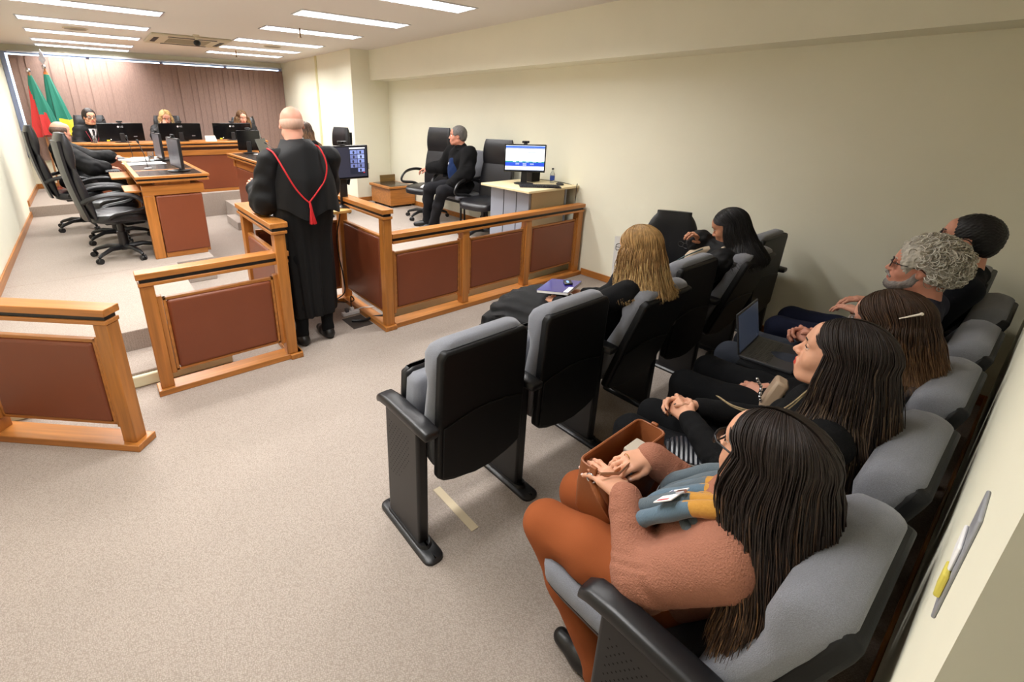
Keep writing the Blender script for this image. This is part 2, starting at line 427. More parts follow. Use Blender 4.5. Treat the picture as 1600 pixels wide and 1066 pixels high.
def gate(name, label, loc, rz, L):
    t = thing(name, label, 'gate', loc, rz, 'half-height swing gates in the courtroom rail')
    W = .10
    bw, bd = MB(), MB(); rail_cap(bw, bd, -.01, L + .01, 0, W, .735, .82)
    bw.build('top_rail', WX, t, bevel=.004, world=False); bd.build('groove', DARKW, t, world=False)
    MB().box(-.02, L + .03, -.015, W + .015, 0, .040).build('base_rail', WX, t, bevel=.004, world=False)
    for x in (.0, L - .075):
        MB().box(x, x + .075, .012, W - .012, .040, .735).build('post', WZ, t, bevel=.004, world=False)
    for x in (.075, L - .105):
        MB().box(x, x + .028, .03, W - .03, .12, .655).build('panel_stile', WZ, t, bevel=.003, world=False)
    a, c = .105, L - .107
    f = .018
    b = MB(); b.box(a, c, .034, .066, .64 - f, .64); b.box(a, c, .034, .066, .13, .13 + f); b.box(a, a + f, .034, .066, .13, .64); b.box(c - f, c, .034, .066, .13, .64)
    b.build('panel_frame', WX, t, bevel=.003, world=False)
    MB().box(a + f, c - f, .022, .078, .13 + f, .64 - f).build('leather_panel', LEATHER, t, bevel=.02, seg=4, world=False)
    MB().cyl((L * .62, .085, .128), (L * .62, .10, .11), .008, 8).build('bolt', DARKW, t, world=False)
    if L > .9 and rz: MB().box(L + .005, L + .02, .04, .06, .765, .785).build('latch', BPLAST, t, world=False)
    return t
gate('swing_gate', 'wood and tan leather gate standing shut beside the standing robed man', (.085, 3.20, 0), 0, .88)
# second gate swung open towards the camera: free end near (-.10, 2.69), hinge at the left
ang = math.atan2(2.69 - 3.26, -.10 + .72)
gate('swing_gate', 'wood and tan leather gate swung open, cut off by the left edge', (-.10 - .88 * math.cos(ang), 2.69 - .88 * math.sin(ang), 0), ang, .88)

# public rail (three bays) on the right
t = thing('rail', 'long three bay wooden rail with tan leather panels running to the right wall', 'rail', (1.80, 3.2, 0))
bw, bd = MB(), MB(); rail_cap(bw, bd, 1.80, XR - .04, 3.20, 3.30, .735, .82)
bw.build('top_rail', WX, t, bevel=.004); bd.build('groove', DARKW, t)
MB().box(1.80, XR - .02, 3.185, 3.315, 0, .045).build('base_rail', WX, t, bevel=.004)
for x in (2.53, 3.335, 4.14): MB().box(x, x + .075, 3.212, 3.288, .045, .735).build('post', WZ, t, bevel=.004)
for x0, x1 in ((1.81, 2.53), (2.605, 3.335), (3.41, 4.14)):
    leather_panel(t, x0 + .02, x1 - .02, .15, .655, 3.25, .05)
    for x in (x0, x1 - .02): MB().box(x, x + .02, 3.225, 3.275, .12, .67).build('panel_stile', WZ, t, bevel=.002)

# speaker's booth
t = thing('speaking_booth', 'taller wooden booth with tan leather side panels around the standing robed man', 'booth', (1.33, 3.2, 0))
bw, bd = MB(), MB()
rail_cap(bw, bd, .86, .98, 3.17, 4.10, .95, 1.03); rail_cap(bw, bd, 1.70, 1.80, 3.17, 4.10, .95, 1.03); 
rail_cap(bw, bd, .981, 1.699, 4.01, 4.10, .951, 1.031)
bw.build('top_rail', WY, t, bevel=.004); bd.build('groove', DARKW, t)
for x, y in ((.885, 3.19), (.885, 4.015), (1.715, 3.19), (1.715, 4.015)): MB().box(x, x + .075, y, y + .075, .04, .95).build('post', WZ, t, bevel=.004)
MB().box(.97 - .07, .99, 3.165, 4.11, 0, .04).build('base_rail', WY, t, bevel=.004); MB().box(1.69, 1.798, 3.165, 4.11, 0, .04).build('base_rail', WY, t, bevel=.004)
MB().box(.99, 1.69, 4.0, 4.11, .0, .04).build('front_base', WX, t, bevel=.004)
leather_panel(t, 3.285, 3.995, .13, .80, .922, .05, 'y'); leather_panel(t, 3.285, 3.995, .13, .80, 1.752, .05, 'y')
leather_panel(t, .98, 1.70, .13, .80, 4.052, .05, 'x')
MB().box(.985, 1.695, 3.70, 4.00, .925, .95).build('shelf', mat('light_lectern_wood', rgb(205, 160, 95), .4, noise=(1.6, .12, (1.3, 20, 20))), t, bevel=.004)

def staff_desk(label, x0, x1, y0, y1, ped_x0, ped_x1, side):
    t = thing('counsel_desk', label, 'desk', ((x0 + x1) / 2, y0, ZP), group='long wood and leather side desks')
    z1 = 1.11
    rim = MB()
    for (a, c, d, e) in ((x0, x1, y0, y0 + .045), (x0, x1, y1 - .045, y1), (x0, x0 + .045, y0 + .045, y1 - .045), (x1 - .045, x1, y0 + .045, y1 - .045)):
        rim.box(a, c, d, e, z1 - .026, z1)
    rim.box(x0 + .045, x1 - .045, y0 + .62, y0 + .65, z1 - .02, z1 - .002)
    rim.build('top_rim', WX, t, bevel=.004)
    MB().box(x0 + .045, x1 - .045, y0 + .045, y1 - .045, z1 - .022, z1 - .006).build('writing_surface', mat('dark_desk_surface', rgb(44, 36, 32), .22, noise=(3, .1, (1, 1, 1))), t)
    MB().box(x0 + .02, x1 - .02, y0 + .02, y1 - .02, z1 - .045, z1 - .026).build('groove', DARKW, t)
    MB().box(x0 + .008, x1 - .008, y0 + .008, y1 - .008, z1 - .066, z1 - .045).build('under_top', WX, t, bevel=.003)
    s = 1 if side == 'L' else -1
    # pedestal at each end
    for yy, e in ((y0 + .06, 1), (y1 - .14, -1)):
        MB().box(ped_x0, ped_x1, yy, yy + .09, z1 - .20, z1 - .10).build('end_band', WX, t, bevel=.006)
        xa, xb = (ped_x0, ped_x0 + .10) if s > 0 else (ped_x1 - .10, ped_x1)
        MB().box(xa, xb, yy, yy + .09, ZP, z1 - .20).build('end_stile', WZ, t, bevel=.006)
        pa, pb = (ped_x0 + .105, ped_x1 - .03) if s > 0 else (ped_x0 + .03, ped_x1 - .105)
        MB().box(pa, pb, yy - .01, yy + .08, ZP + .055, z1 - .205).build('end_panel', LEATHER, t, bevel=.016, seg=4)
        MB().box(pa, pb - .03, yy + .01, yy + .07, ZP, ZP + .055).build('plinth', WX, t, bevel=.003)
    MB().box(ped_x0 + .12, ped_x1 - .12, y0 + .08, y1 - .08, z1 - .11, z1 - .066).build('apron', WY, t)
    # modesty panel on the aisle side
    xm = ped_x1 - .05 if s > 0 else ped_x0 + .02
    MB().box(xm, xm + .03, y0 + .16, y1 - .16, ZP + .06, z1 - .21).build('aisle_panel', LEATHER, t, bevel=.01, seg=3)
    b = MB(); b.box(xm - .003, xm + .033, y0 + .15, y1 - .15, z1 - .20, z1 - .10); b.build('aisle_band', WY, t, bevel=.005)
    MB().box(xm - .003, xm + .033, y0 + .15, y1 - .15, ZP, ZP + .06).build('aisle_plinth', WY, t, bevel=.003)
    # keyboard tray on the seated side
    xt = x0 - .10 if s > 0 else x1 - .22
    MB().box(xt, xt + .32, y0 + .12, y0 + .60, z1 - .165, z1 - .145).build('keyboard_tray', WX, t, bevel=.003)
    if s > 0: MB().box(xt - .06, xt + .30, y0 + 1.02, y0 + 1.65, z1 - .13, z1 - .11).build('keyboard_tray', WX, t, bevel=.003)
    return t
staff_desk('left side counsel desk, dark inset top and tan leather end, by the empty black chairs', .31, .97, 5.58, 8.0, .35, .91, 'L')
staff_desk('right side clerk desk behind the standing robed man, black screen at its far corner', 1.70, 2.36, 5.9, 8.15, 1.77, 2.30, 'R')

# judges' bench
t = thing('judges_bench', 'long wood and tan leather judges\' bench on the carpeted dais', 'bench', (1.5, 9.0, ZJ))
def bench_poly(o, d0=0):   # plan outline with a splayed left wing
    return [(-.18 - 0 + d0, 9.42), (-.02 + d0, 9.22 - o), (.36, 9.0 - o), (2.60 + o - d0, 9.0 - o), (2.60 + o - d0, 9.62), (-.18 + d0, 9.62)]
MB().prism(bench_poly(.0), 'z', 1.205, 1.235).build('top', WX, t, bevel=.005)
MB().prism(bench_poly(-.02, .02), 'z', 1.185, 1.205).build('groove', DARKW, t)
MB().prism(bench_poly(-.004), 'z', 1.155, 1.185).build('upper_band', WX, t, bevel=.004)
MB().prism(bench_poly(-.05, .05), 'z', 1.105, 1.155).build('recess', mat('dark_brown_wood', rgb(70, 38, 18), .4), t)
MB().prism(bench_poly(-.03, .03), 'z', 1.02, 1.105).build('lower_band', WX, t, bevel=.005)
MB().box(.40, 2.50, 9.05, 9.09, ZJ + .05, 1.02).build('front_panel', LEATHER, t, bevel=.012, seg=3)
b = MB(); b.add([(.40, 9.06, ZJ), (.0, 9.27, ZJ), (.0, 9.30, ZJ), (.40, 9.10, ZJ), (.40, 9.06, 1.02), (.0, 9.27, 1.02), (.0, 9.30, 1.02), (.40, 9.10, 1.02)],
        [(3, 2, 1, 0), (4, 5, 6, 7), (0, 1, 5, 4), (1, 2, 6, 5), (2, 3, 7, 6), (3, 0, 4, 7)]); b.build('wing_panel', LEATHER, t)
MB().box(.40, 2.50, 9.055, 9.085, ZJ, ZJ + .05).build('plinth', WX, t, bevel=.003)
MB().box(2.50, 2.56, 9.05, 9.60, ZJ, 1.02).build('end_panel', WZ, t, bevel=.004)

# low wooden box against the right wall
t = thing('document_box', 'low wooden cabinet with dark top against the wall under the grey plate', 'cabinet', (3.95, 7.0, ZP))
x0, x1, y0, y1 = 3.74, 4.24, 6.70, 7.40
MB().box(x0 + .03, x1, y0 + .02, y1 - .02, ZP + .035, ZP + .30).build('body', WX, t, bevel=.004)
MB().box(x0, x1, y0, y1, ZP + .31, ZP + .345).build('top', WX, t, bevel=.005)
MB().box(x0 + .05, x1 - .05, y0 + .05, y1 - .05, ZP + .345, ZP + .349).build('top_inlay', mat('dark_desk_surface', (0, 0, 0)), t)
MB().box(x0 + .015, x1, y0 + .012, y1 - .012, ZP + .30, ZP + .31).build('groove', DARKW, t)
MB().box(x0 + .20, x1 - .01, y1 - .05, y1 - .02, ZP + .345, ZP + .46).build('back_lip', wood('olive_wood', rgb(120, 92, 44), 'x'), t, bevel=.003)
for x in (x0 + .08, x1 - .06):
    for y in (y0 + .08, y1 - .08): MB().cyl((x, y, ZP), (x, y, ZP + .035), .022, 12).build('foot', BPLAST, t)

# small wooden drawer pedestal under the left desk chair
t = thing('drawer_pedestal', 'small wooden drawer unit on casters on the judges\' platform at far left', 'drawer unit', (-.2, 9.5, ZJ))
MB().box(-.30, .12, 9.30, 9.75, ZJ + .06, ZJ + .55).build('body', WX, t, bevel=.004)
for x in (-.26, .08):
    for y in (9.34, 9.71): MB().lathe([(.0, 0), (.028, .004), (.03, .03), (.028, .055), (0, .06)], (x, y, ZJ), 12).build('caster', BPLAST, t)
for k in range(3): MB().box(-.28, .10, 9.288, 9.30, ZJ + .09 + k * .15, ZJ + .22 + k * .15).build('drawer', WX, t, bevel=.003)

# laminate computer desk by the rail
LAM = mat('pale_maple_laminate', rgb(224, 208, 168), .45, noise=(1.5, .05, (1.5, 16, 16)))
t = thing('computer_desk', 'pale laminate desk with grey leg panel behind the rail by the right wall', 'desk', (3.9, 3.7, ZP))
MB().box(3.47, XR - .005, 3.34, 4.10, .975, 1.0).build('top', LAM, t, bevel=.004)
MB().box(3.60, 4.12, 3.42, 3.44, ZP + .03, .975).build('modesty_panel', mat('beige_laminate', rgb(205, 186, 148), .5), t, bevel=.002)
GL = mat('blue_grey_laminate', rgb(146, 152, 166), .5)
for x in (3.56, 4.13): MB().box(x, x + .03, 3.42, 4.02, ZP, .975).build('leg_panel', GL, t, bevel=.002)
for y in (3.60, 3.80): MB().box(3.556, 3.56, y, y + .006, ZP, .975).build('panel_seam', DARKW, t)
t['label'] = 'pale laminate computer desk with grey leg panel behind the rail by the right wall'

# ================================================================== CHAIRS
def exec_chair(label, loc, rz, back_h=.72, head=True, group='black leather swivel armchairs', seatz=.47, arms=True, lean=.10):
    t = thing('swivel_armchair', label, 'chair', loc, rz, group)
    B = lambda b, n, m, p=t, **k: b.build(n, m, p, world=False, **k)
    # five star base
    base = B(MB().lathe([(.0, .07), (.045, .075), (.04, .13), (.03, .14)], n=16), 'hub', BPLAST)
    for k in range(5):
        a = 2 * math.pi * k / 5 + .3
        d = Vector((math.cos(a), math.sin(a), 0))
        leg = B(MB().tube([d * .03 + Vector((0, 0, .105)), d * .16 + Vector((0, 0, .115)), d * .28 + Vector((0, 0, .085)), d * .315 + Vector((0, 0, .065))], [.028, .024, .019, .014], 8), 'base_leg', BPLAST)
        s = Vector((-d.y, d.x, 0)); c = d * .315 + Vector((0, 0, .028))
        B(MB().cyl(c - s * .024, c - s * .005, .028, 14).cyl(c + s * .005, c + s * .024, .028, 14), 'caster', BPLAST, leg)
    B(MB().cyl((0, 0, .13), (0, 0, seatz - .09), .032, 16).cyl((0, 0, .13), (0, 0, .27), .045, 16), 'column', BPLAST)
    B(MB().box(-.14, .14, -.14, .14, seatz - .10, seatz - .07), 'tilt_mechanism', BPLAST, bevel=.015)
    # seat cushion
    b = MB(); rings = []
    for (z, s, f) in ((seatz - .07, .86, .0), (seatz - .05, 1.0, .0), (seatz - .01, 1.02, .01), (seatz + .015, .97, .005), (seatz + .025, .80, 0)):
        ring = []
        for j in range(32):
            a = 2 * math.pi * j / 32; q = .55
            x = .255 * s * math.copysign(abs(math.cos(a)) ** q, math.cos(a)); y = .25 * s * math.copysign(abs(math.sin(a)) ** q, math.sin(a))
            ring.append((x, y + .01, z - (.04 * max(0, y / .25) ** 2)))
        rings.append(ring)
    B(b.loft(rings), 'seat', BLEATH)
    b = MB()
    # back, slightly curved sections
    def back(z0, z1, w0, w1, th, name):
        rings = []; N = 9 if head else 17
        for i in range(N):
            u = i / (N - 1); z = z0 + (z1 - z0) * u
            e = math.sin(math.pi * min(max(u, .03), .97)) ** .35
            w = (w0 + (w1 - w0) * u) * ((.86 + .14 * e) if head else (.35 + .65 * math.sin(math.pi * min(max(u, .06), .94)) ** .45)) / 2; tt = th * e / 2
            yc = -.235 - (z - seatz) * lean - .03 * math.sin((z - seatz) / back_h * 3.0)
            ring = []
            for j in range(28):
                a = 2 * math.pi * j / 28
                cx, sx = math.cos(a), math.sin(a)
                x = w * math.copysign(abs(cx) ** .45, cx); y = tt * math.copysign(abs(sx) ** .8, sx)
                ring.append((x, yc + y + .035 * (x / .25) ** 2, z))
            rings.append(ring)
        B(MB().loft(rings), name, BLEATH)
    if head:
        back_z = seatz + back_h * .60
        back(seatz - .02, back_z, .47, .48, .105, 'backrest'); back(back_z - .01, seatz + back_h, .47, .43, .12, 'headrest')
    else: back(seatz + .02, seatz + back_h, .44, .42, .10, 'backrest')
    # shell behind the back
    rings = []
    for i in range(7):
        u = i / 6; sw_ = .215 if head else .13; z = seatz - .03 + (back_h - (.04 if head else .14)) * u
        yc = -.235 - (z - seatz) * lean - .03 * math.sin((z - seatz) / back_h * 3.0) - .055
        ring = [(x, yc + .035 * (x / .25) ** 2 + dy, z) for dy in (-.010, .012) for x in (np.linspace(-sw_, sw_, 8) if dy < 0 else np.linspace(sw_, -sw_, 8))]
        rings.append(ring)
    B(MB().loft(rings), 'back_shell', BPLAST)
    if arms:
        for s in (-1, 1):
            pts = [(s * .20, -.10, seatz - .05), (s * .285, -.06, seatz + .02), (s * .30, .18, seatz + .06), (s * .30, .20, seatz + .13), (s * .30, .10, seatz + .205), (s * .30, -.08, seatz + .225), (s * .285, -.22, seatz + .20), (s * .235, -.29, seatz + .16)]
            P = catmull(pts, 4)
            B(MB().tube(P, .017, 8, flat=1.5), 'armrest', BPLAST)
    return t

def catmull(pts, n=6):
    P = [Vector(p) for p in pts]; P = [P[0] * 2 - P[1]] + P + [P[-1] * 2 - P[-2]]; out = []
    for i in range(1, len(P) - 2):
        for k in range(n):
            u = k / n
            out.append(.5 * ((2 * P[i]) + (-P[i-1] + P[i+1]) * u + (2 * P[i-1] - 5 * P[i] + 4 * P[i+1] - P[i+2]) * u * u + (-P[i-1] + 3 * P[i] - 3 * P[i+1] + P[i+2]) * u ** 3))
    out.append(P[-2]); return out

# swivel chairs ------------------------------------------------------
exec_chair('empty black high-back swivel chair nearest the gates, at the end of the left desk', (.12, 5.98, ZP), -math.pi / 2 + .12, .80)
exec_chair('black high-back swivel chair holding the seated balding robed man', (-.20, 7.80, ZP), -math.pi / 2 + .05, .82)
exec_chair('black swivel chair with lower back tucked at the middle of the left desk', (.10, 6.85, ZP), -math.pi / 2, .50, head=False)
exec_chair('black leather judge chair behind the dark-haired judge with glasses', (.12, 10.05, ZJ), math.pi, .76)
exec_chair('black leather judge chair behind the blonde judge', (1.27, 10.22, ZJ), math.pi, .76)
exec_chair('black leather judge chair behind the wavy-haired judge at the right', (2.52, 10.05, ZJ), math.pi - .1, .74)
exec_chair('black leather chair with square headrest behind the clerk desk, right of the bald speaker', (2.78, 6.9, ZP), math.pi / 2 + .1, .80)
exec_chair('empty black high-back armchair with papers on its seat beside the wooden box', (3.86, 5.80, ZP), math.pi / 2 + .25, .82)
exec_chair('empty black high-back armchair between the man by the wall and the pale computer desk', (3.80, 4.42, ZP), math.pi / 2 + .25, .72)
# task chair in front of the first row by the wall
t = exec_chair('black rounded-back task chair by the wall ahead of the front row seats', (3.66, 1.90, 0), 2.03, .50, head=False, group='black task chair', arms=False)
del t['group']

# grey visitor chair of the man by the wall
t = thing('visitor_chair', 'light grey upholstered chair with black frame under the man by the wall', 'chair', (3.93, 5.08, ZP), math.pi / 2)
t.location.y = 5.02
B = lambda b, n, m, p=t, **k: b.build(n, m, p, world=False, **k)
B(MB().box(-.24, .24, -.20, .26, .42, .48), 'seat', GREYFAB, bevel=.025, seg=4)
b = MB(); b.prism([(-.23, .47), (-.19, .47), (-.27, 1.02), (-.31, 1.02)], 'x', -.23, .23); B(b, 'backrest', GREYFAB, bevel=.03, seg=4)
for s in (-1, 1):
    B(MB().tube([(s * .25, .22, 0), (s * .25, .22, .44), (s * .25, -.22, .44), (s * .25, -.24, 0)], .014, 8), 'leg_frame', BPLAST)
    B(MB().tube([(s * .25, -.26, .70), (s * .25, -.1, .70), (s * .25, .16, .68)], .02, 8), 'armrest', BPLAST)
B(MB().box(-.22, .22, -.20, .22, .38, .42), 'seat_shell', BPLAST, bevel=.01)

# theatre seats ---------------------------------------------------------
def rrect(wd, y0, y1, z, r=.04, n=5):
    pts = []
    for (cx, cy, a0) in ((wd - r, y1 - r, 0), (-wd + r, y1 - r, 90), (-wd + r, y0 + r, 180), (wd - r, y0 + r, 270)):
        for i in range(n):
            a = math.radians(a0 + 90 * i / (n - 1)); pts.append((cx + r * math.cos(a), cy + r * math.sin(a), z))
    return pts
PITCHX = .56
def theatre_seat(label, x, y, occupied, group, last=False, tilt=None):
    t = thing('theatre_seat', label, 'theatre seat', (x, y, 0), 0, group)
    B = lambda b, n, m, p=t, **k: b.build(n, m, p, world=False, **k)
    tilt = (math.radians(17) if occupied else math.radians(1.5)) if tilt is None else tilt
    M = Matrix.Translation((0, -.10, .42)) @ Matrix.Rotation(tilt, 4, 'X') @ Matrix.Diagonal((1, 1, .95, 1)) @ Matrix.Translation((0, .10, -.42))
    # cushion
    prof = [(.36, .205, -.10, -.045), (.40, .225, -.11, -.035), (.48, .235, -.112, -.028), (.58, .238, -.114, -.030), (.68, .238, -.116, -.042), (.76, .236, -.118, -.052), (.80, .235, -.120, -.048),
            (.845, .232, -.124, -.026), (.90, .226, -.13, -.018), (.935, .216, -.132, -.030), (.960, .195, -.125, -.055), (.972, .15, -.115, -.075)]
    b = MB().loft([rrect(w, y0, y1, z, min(.035, (y1 - y0) / 2.05)) for z, w, y0, y1 in prof]).xf(M)
    B(b, 'back_cushion', GREYFAB, angle=80)
    # rear shell with arched lower edge
    poly = [(-.205, .945), (.205, .945), (.222, .915), (.228, .60), (.228, .36)] + [(.228 * math.cos(a), .36 - .075 * math.sin(a)) for a in np.linspace(.15, math.pi - .15, 9)] + [(-.228, .36), (-.228, .60), (-.222, .915)]
    b = MB().prism(poly, 'y', -.150, -.108).xf(M); B(b, 'back_shell', BSHELL, bevel=.012, seg=3)
    poly = [(.21, .60)] + [(.21 - .42 * u, .60 + .035 * math.sin(math.pi * u)) for u in (.2, .4, .6, .8)] + [(-.21, .60)] + [(-.21 + .42 * u, .35 - .06 * math.sin(math.pi * u)) for u in (0, .2, .4, .6, .8, 1)]
    b = MB().prism(poly, 'y', -.156, -.148).xf(M); B(b, 'lower_shell', BSHELL, bevel=.003)
    if occupied:
        rings = [rrect(w, y0, y1, z, .05) for z, w, y0, y1 in ((.365, .215, -.06, .38), (.385, .225, -.07, .40), (.43, .228, -.07, .405), (.445, .215, -.06, .39))]
        B(MB().loft(rings), 'seat_pad', GREYFAB, angle=80)
        rings = [rrect(w, y0, y1, z, .05) for z, w, y0, y1 in ((.31, .17, -.03, .28), (.34, .205, -.05, .36), (.375, .222, -.06, .395))]
        B(MB().loft(rings), 'seat_shell', BPLAST, angle=80)
    else:
        rings = [rrect(w, y0, y1, z, .03) for z, w, y0, y1 in ((.345, .20, .035, .10), (.37, .222, .02, .115), (.60, .226, .015, .115), (.70, .222, .02, .11), (.72, .20, .035, .10))]
        B(MB().loft(rings), 'seat_pad', GREYFAB, angle=80)
        rings = [rrect(w, y0, y1, z, .03) for z, w, y0, y1 in ((.335, .20, .095, .14), (.36, .228, .09, .15), (.60, .232, .09, .15), (.715, .228, .09, .145), (.735, .20, .10, .135))]
        B(MB().loft(rings), 'seat_shell', BPLAST, angle=80)
    for s in ((-1, 1) if last else (-1,)):
        xx = s * PITCHX / 2
        st = B(MB().box(xx - .026, xx + .026, -.115, .135, .02, .59), 'side_standard', BPLAST, bevel=.012, seg=3)
        rings = []
        for (yy, hw, z0, z1) in ((-.185, .030, .598, .622), (-.18, .036, .59, .628), (-.10, .038, .585, .632), (.10, .038, .585, .632), (.17, .036, .575, .622), (.20, .030, .56, .60), (.205, .024, .555, .58)):
            rings.append([(xx + hw * math.copysign(abs(math.cos(a)) ** .5, math.cos(a)), yy, (z0 + z1) / 2 + (z1 - z0) / 2 * math.copysign(abs(math.sin(a)) ** .6, math.sin(a))) for a in np.linspace(0, 2 * math.pi, 20, endpoint=False)])
        B(MB().loft(rings), 'armrest', BPLAST, angle=60)
        rings = [rrect(w, y0, y1, z, .035) for z, w, y0, y1 in ((0, .045, -.21, .20), (.012, .045, -.21, .20), (.020, .038, -.20, .19), (.022, .032, -.15, .155), (.034, .03, -.14, .15))]
        B(MB().loft([[(p[0] + xx, p[1], p[2]) for p in r] for r in rings]), 'foot_plate', BPLAST, angle=35)
        if s == -1 and x < 1.2:
            d = MB()
            for i in range(8):
                for j in range(17):
                    if j > 7 + (8 - i) * 1.6: continue
                    yy, zz = .10 - i * .020 - (j % 2) * .010, .53 - j * .016
                    d.add([(xx - .0265, yy + .0028 * math.cos(a), zz + .0028 * math.sin(a)) for a in np.linspace(0, 2 * math.pi, 8, endpoint=False)], [tuple(range(7, -1, -1))])
            pf = B(d, 'perforation', mat('hole_black', (.002, .002, .002), .9), st); pf['kind'] = 'stuff'
    return t
RA, RB_ = 1.375, .29
xs = [1.09 + PITCHX * i for i in range(6)]
la = ['unoccupied front row seat at the aisle end, nearest the camera', 'unoccupied front row seat, second from the aisle, left of the blonde woman', 'front row seat under the long-haired blonde woman',
      'unoccupied front row seat between the two seated women', 'reclined front row seat under the black-haired robed woman', 'unoccupied front row seat hard against the right wall']
for i in range(6):
    theatre_seat('grey and black ' + la[i], xs[i], RA, i in (2, 4), 'front row of grey theatre seats', i == 5)
lb = ['back row seat under the woman in the pink jumper', 'back row seat under the young woman with long dark brown hair', 'back row seat under the woman with the hair slide and laptop',
      'back row seat under the grey curly-haired man', 'back row seat under the short black-haired man with glasses', 'back row seat in the wall corner beyond the black-haired man']
for i in range(6):
    theatre_seat('grey and black ' + lb[i], xs[i], RB_, i < 5, 'back row of grey theatre seats', i == 5)

# ================================================================== SCREENS AND DESK THINGS
def text_mesh(s, size, name, m, parent, M, extr=.0006):
    c = bpy.data.curves.new('lettering', 'FONT'); c.body = s; c.size = size; c.extrude = extr; c.align_x = 'CENTER'; c.align_y = 'CENTER'
    o = bpy.data.objects.new('lettering_source', c); COL.objects.link(o)
    dg = bpy.context.evaluated_depsgraph_get()
    me = bpy.data.meshes.new_from_object(o.evaluated_get(dg)); bpy.data.objects.remove(o)
    me.materials.clear(); me.materials.append(m); me.transform(M)
    q = bpy.data.objects.new(name, me); COL.objects.link(q); q.parent = parent
    return q
LOGO = mat('logo_grey', rgb(190, 190, 195), .4)
def monitor(label, loc, rz, wd, ht, foot=.06, screen=None, logo=False, webcam=True, group=None, sticker=False, th=.03, back=GLOSSB, ell=True):
    """local: screen faces -Y, base at z=0; panel bottom at foot height"""
    t = thing('monitor', label, 'monitor', loc, rz, group)
    B = lambda b, n, m, p=t, **k: b.build(n, m, p, world=False, **k)
    B(MB().box(-wd/2, wd/2, -th/2, th/2, foot, foot + ht), 'casing', back, bevel=.006, seg=3)
    sc = B(MB().box(-wd/2 + .014, wd/2 - .014, -th/2 - .0012, -th/2, foot + .018, foot + ht - .014), 'screen', screen or mat('dark_screen', rgb(16, 17, 24), .15))
    B(MB().prism([(-.035, 0), (.035, 0), (.03, foot + ht * .45), (-.03, foot + ht * .45)], 'y', th/2, th/2 + .025), 'stand_neck', BPLAST, bevel=.004)
    B(MB().lathe([(.0, 0), (.11, .0), (.11, .006), (.05, .014), (0, .016)], (0, .01, 0), 28), 'stand_base', BPLAST)
    if webcam:
        w_ = B(MB().box(-.022, .022, -.02, .02, foot + ht, foot + ht + .012).box(-.04, .04, -.014, .014, foot + ht + .012, foot + ht + .036), 'webcam', BPLAST, bevel=.005)
        B(MB().cyl((0, -.014, foot + ht + .024), (0, -.018, foot + ht + .024), .009, 12), 'lens', GLOSSB, w_)
    Mb = Matrix.Translation((0, th/2 + .0006, foot + ht * .80)) @ Matrix.Rotation(math.pi, 4, 'Z') @ Matrix.Rotation(math.pi / 2, 4, 'X')
    if logo:
        B(MB().lathe([(.0, 0), (.014, 0), (.014, .001), (0, .001)], (.03, th/2, foot + ht * .80), 20, R=rotm(-math.pi/2)), 'emblem', LOGO)
        text_mesh('LG', .034, 'lettering', LOGO, t, Matrix.Translation((-.016, 0, 0)) @ Mb)
    if sticker:
        B(MB().box(wd/2 - .13, wd/2 - .09, th/2, th/2 + .001, foot + .004, foot + .024), 'yellow_label', mat('yellow_label', rgb(220, 215, 40), .6))
        B(MB().box(wd/2 - .155, wd/2 - .14, th/2, th/2 + .001, foot + .02, foot + .035), 'white_label', WHITEP)
        B(MB().box(-wd/2 + .10, -wd/2 + .15, th/2, th/2 + .001, foot + .06, foot + .075), 'socket_plate', mat('dull_metal', rgb(120, 120, 125), .4, .5))
    return t
# the screens on the judges' bench, backs to the room
monitor('black monitor with its back to the room before the dark-haired judge with glasses', (.475, 9.35, 1.235), math.pi + .05, .60, .27, .02, logo=True, sticker=True, group='black monitors on the judges\' bench')
monitor('black monitor with its back to the room before the blonde judge', (1.29, 9.33, 1.235), math.pi, .62, .27, .02, logo=True, sticker=True, group='black monitors on the judges\' bench')
monitor('black monitor with its back to the room before the wavy-haired judge', (2.10, 9.33, 1.235), math.pi - .05, .62, .27, .02, logo=True, sticker=True, group='black monitors on the judges\' bench')
# left desk screens facing the chairs
GREYSCR = mat('grey_hazy_screen', rgb(92, 95, 106), .3, noise=(8, .25, (1, 1, 1)))
monitor('tall grey-screened monitor near the front end of the left desk, seen almost edge-on', (.74, 5.98, 1.11), -math.pi/2 + .08, .50, .31, .035, screen=GREYSCR, group='edge-on monitors on the left desk', back=BPLAST)
monitor('grey-screened monitor farther along the left desk, seen almost edge-on', (.74, 7.42, 1.11), -math.pi/2 + .05, .50, .31, .03, screen=GREYSCR, group='edge-on monitors on the left desk', back=BPLAST)
# clerk desk screen, back to us
monitor('black monitor turned away at the far corner of the clerk desk', (2.02, 8.0, 1.11), math.pi - .5, .34, .30, .04, group=None)
t = thing('laptop', 'open black laptop on the clerk desk beside the bald speaker\'s head', 'laptop', (2.16, 7.25, 1.11), .9)
B = lambda b, n, m, p=t, **k: b.build(n, m, p, world=False, **k)
B(MB().box(-.17, .17, -.12, .12, 0, .018), 'base', BPLAST, bevel=.004)
B(MB().box(-.17, .17, -.006, .006, .0, .24).xf(Matrix.Translation((0, .125, .015)) @ Matrix.Rotation(-.3, 4, 'X')), 'lid', GLOSSB, bevel=.003)
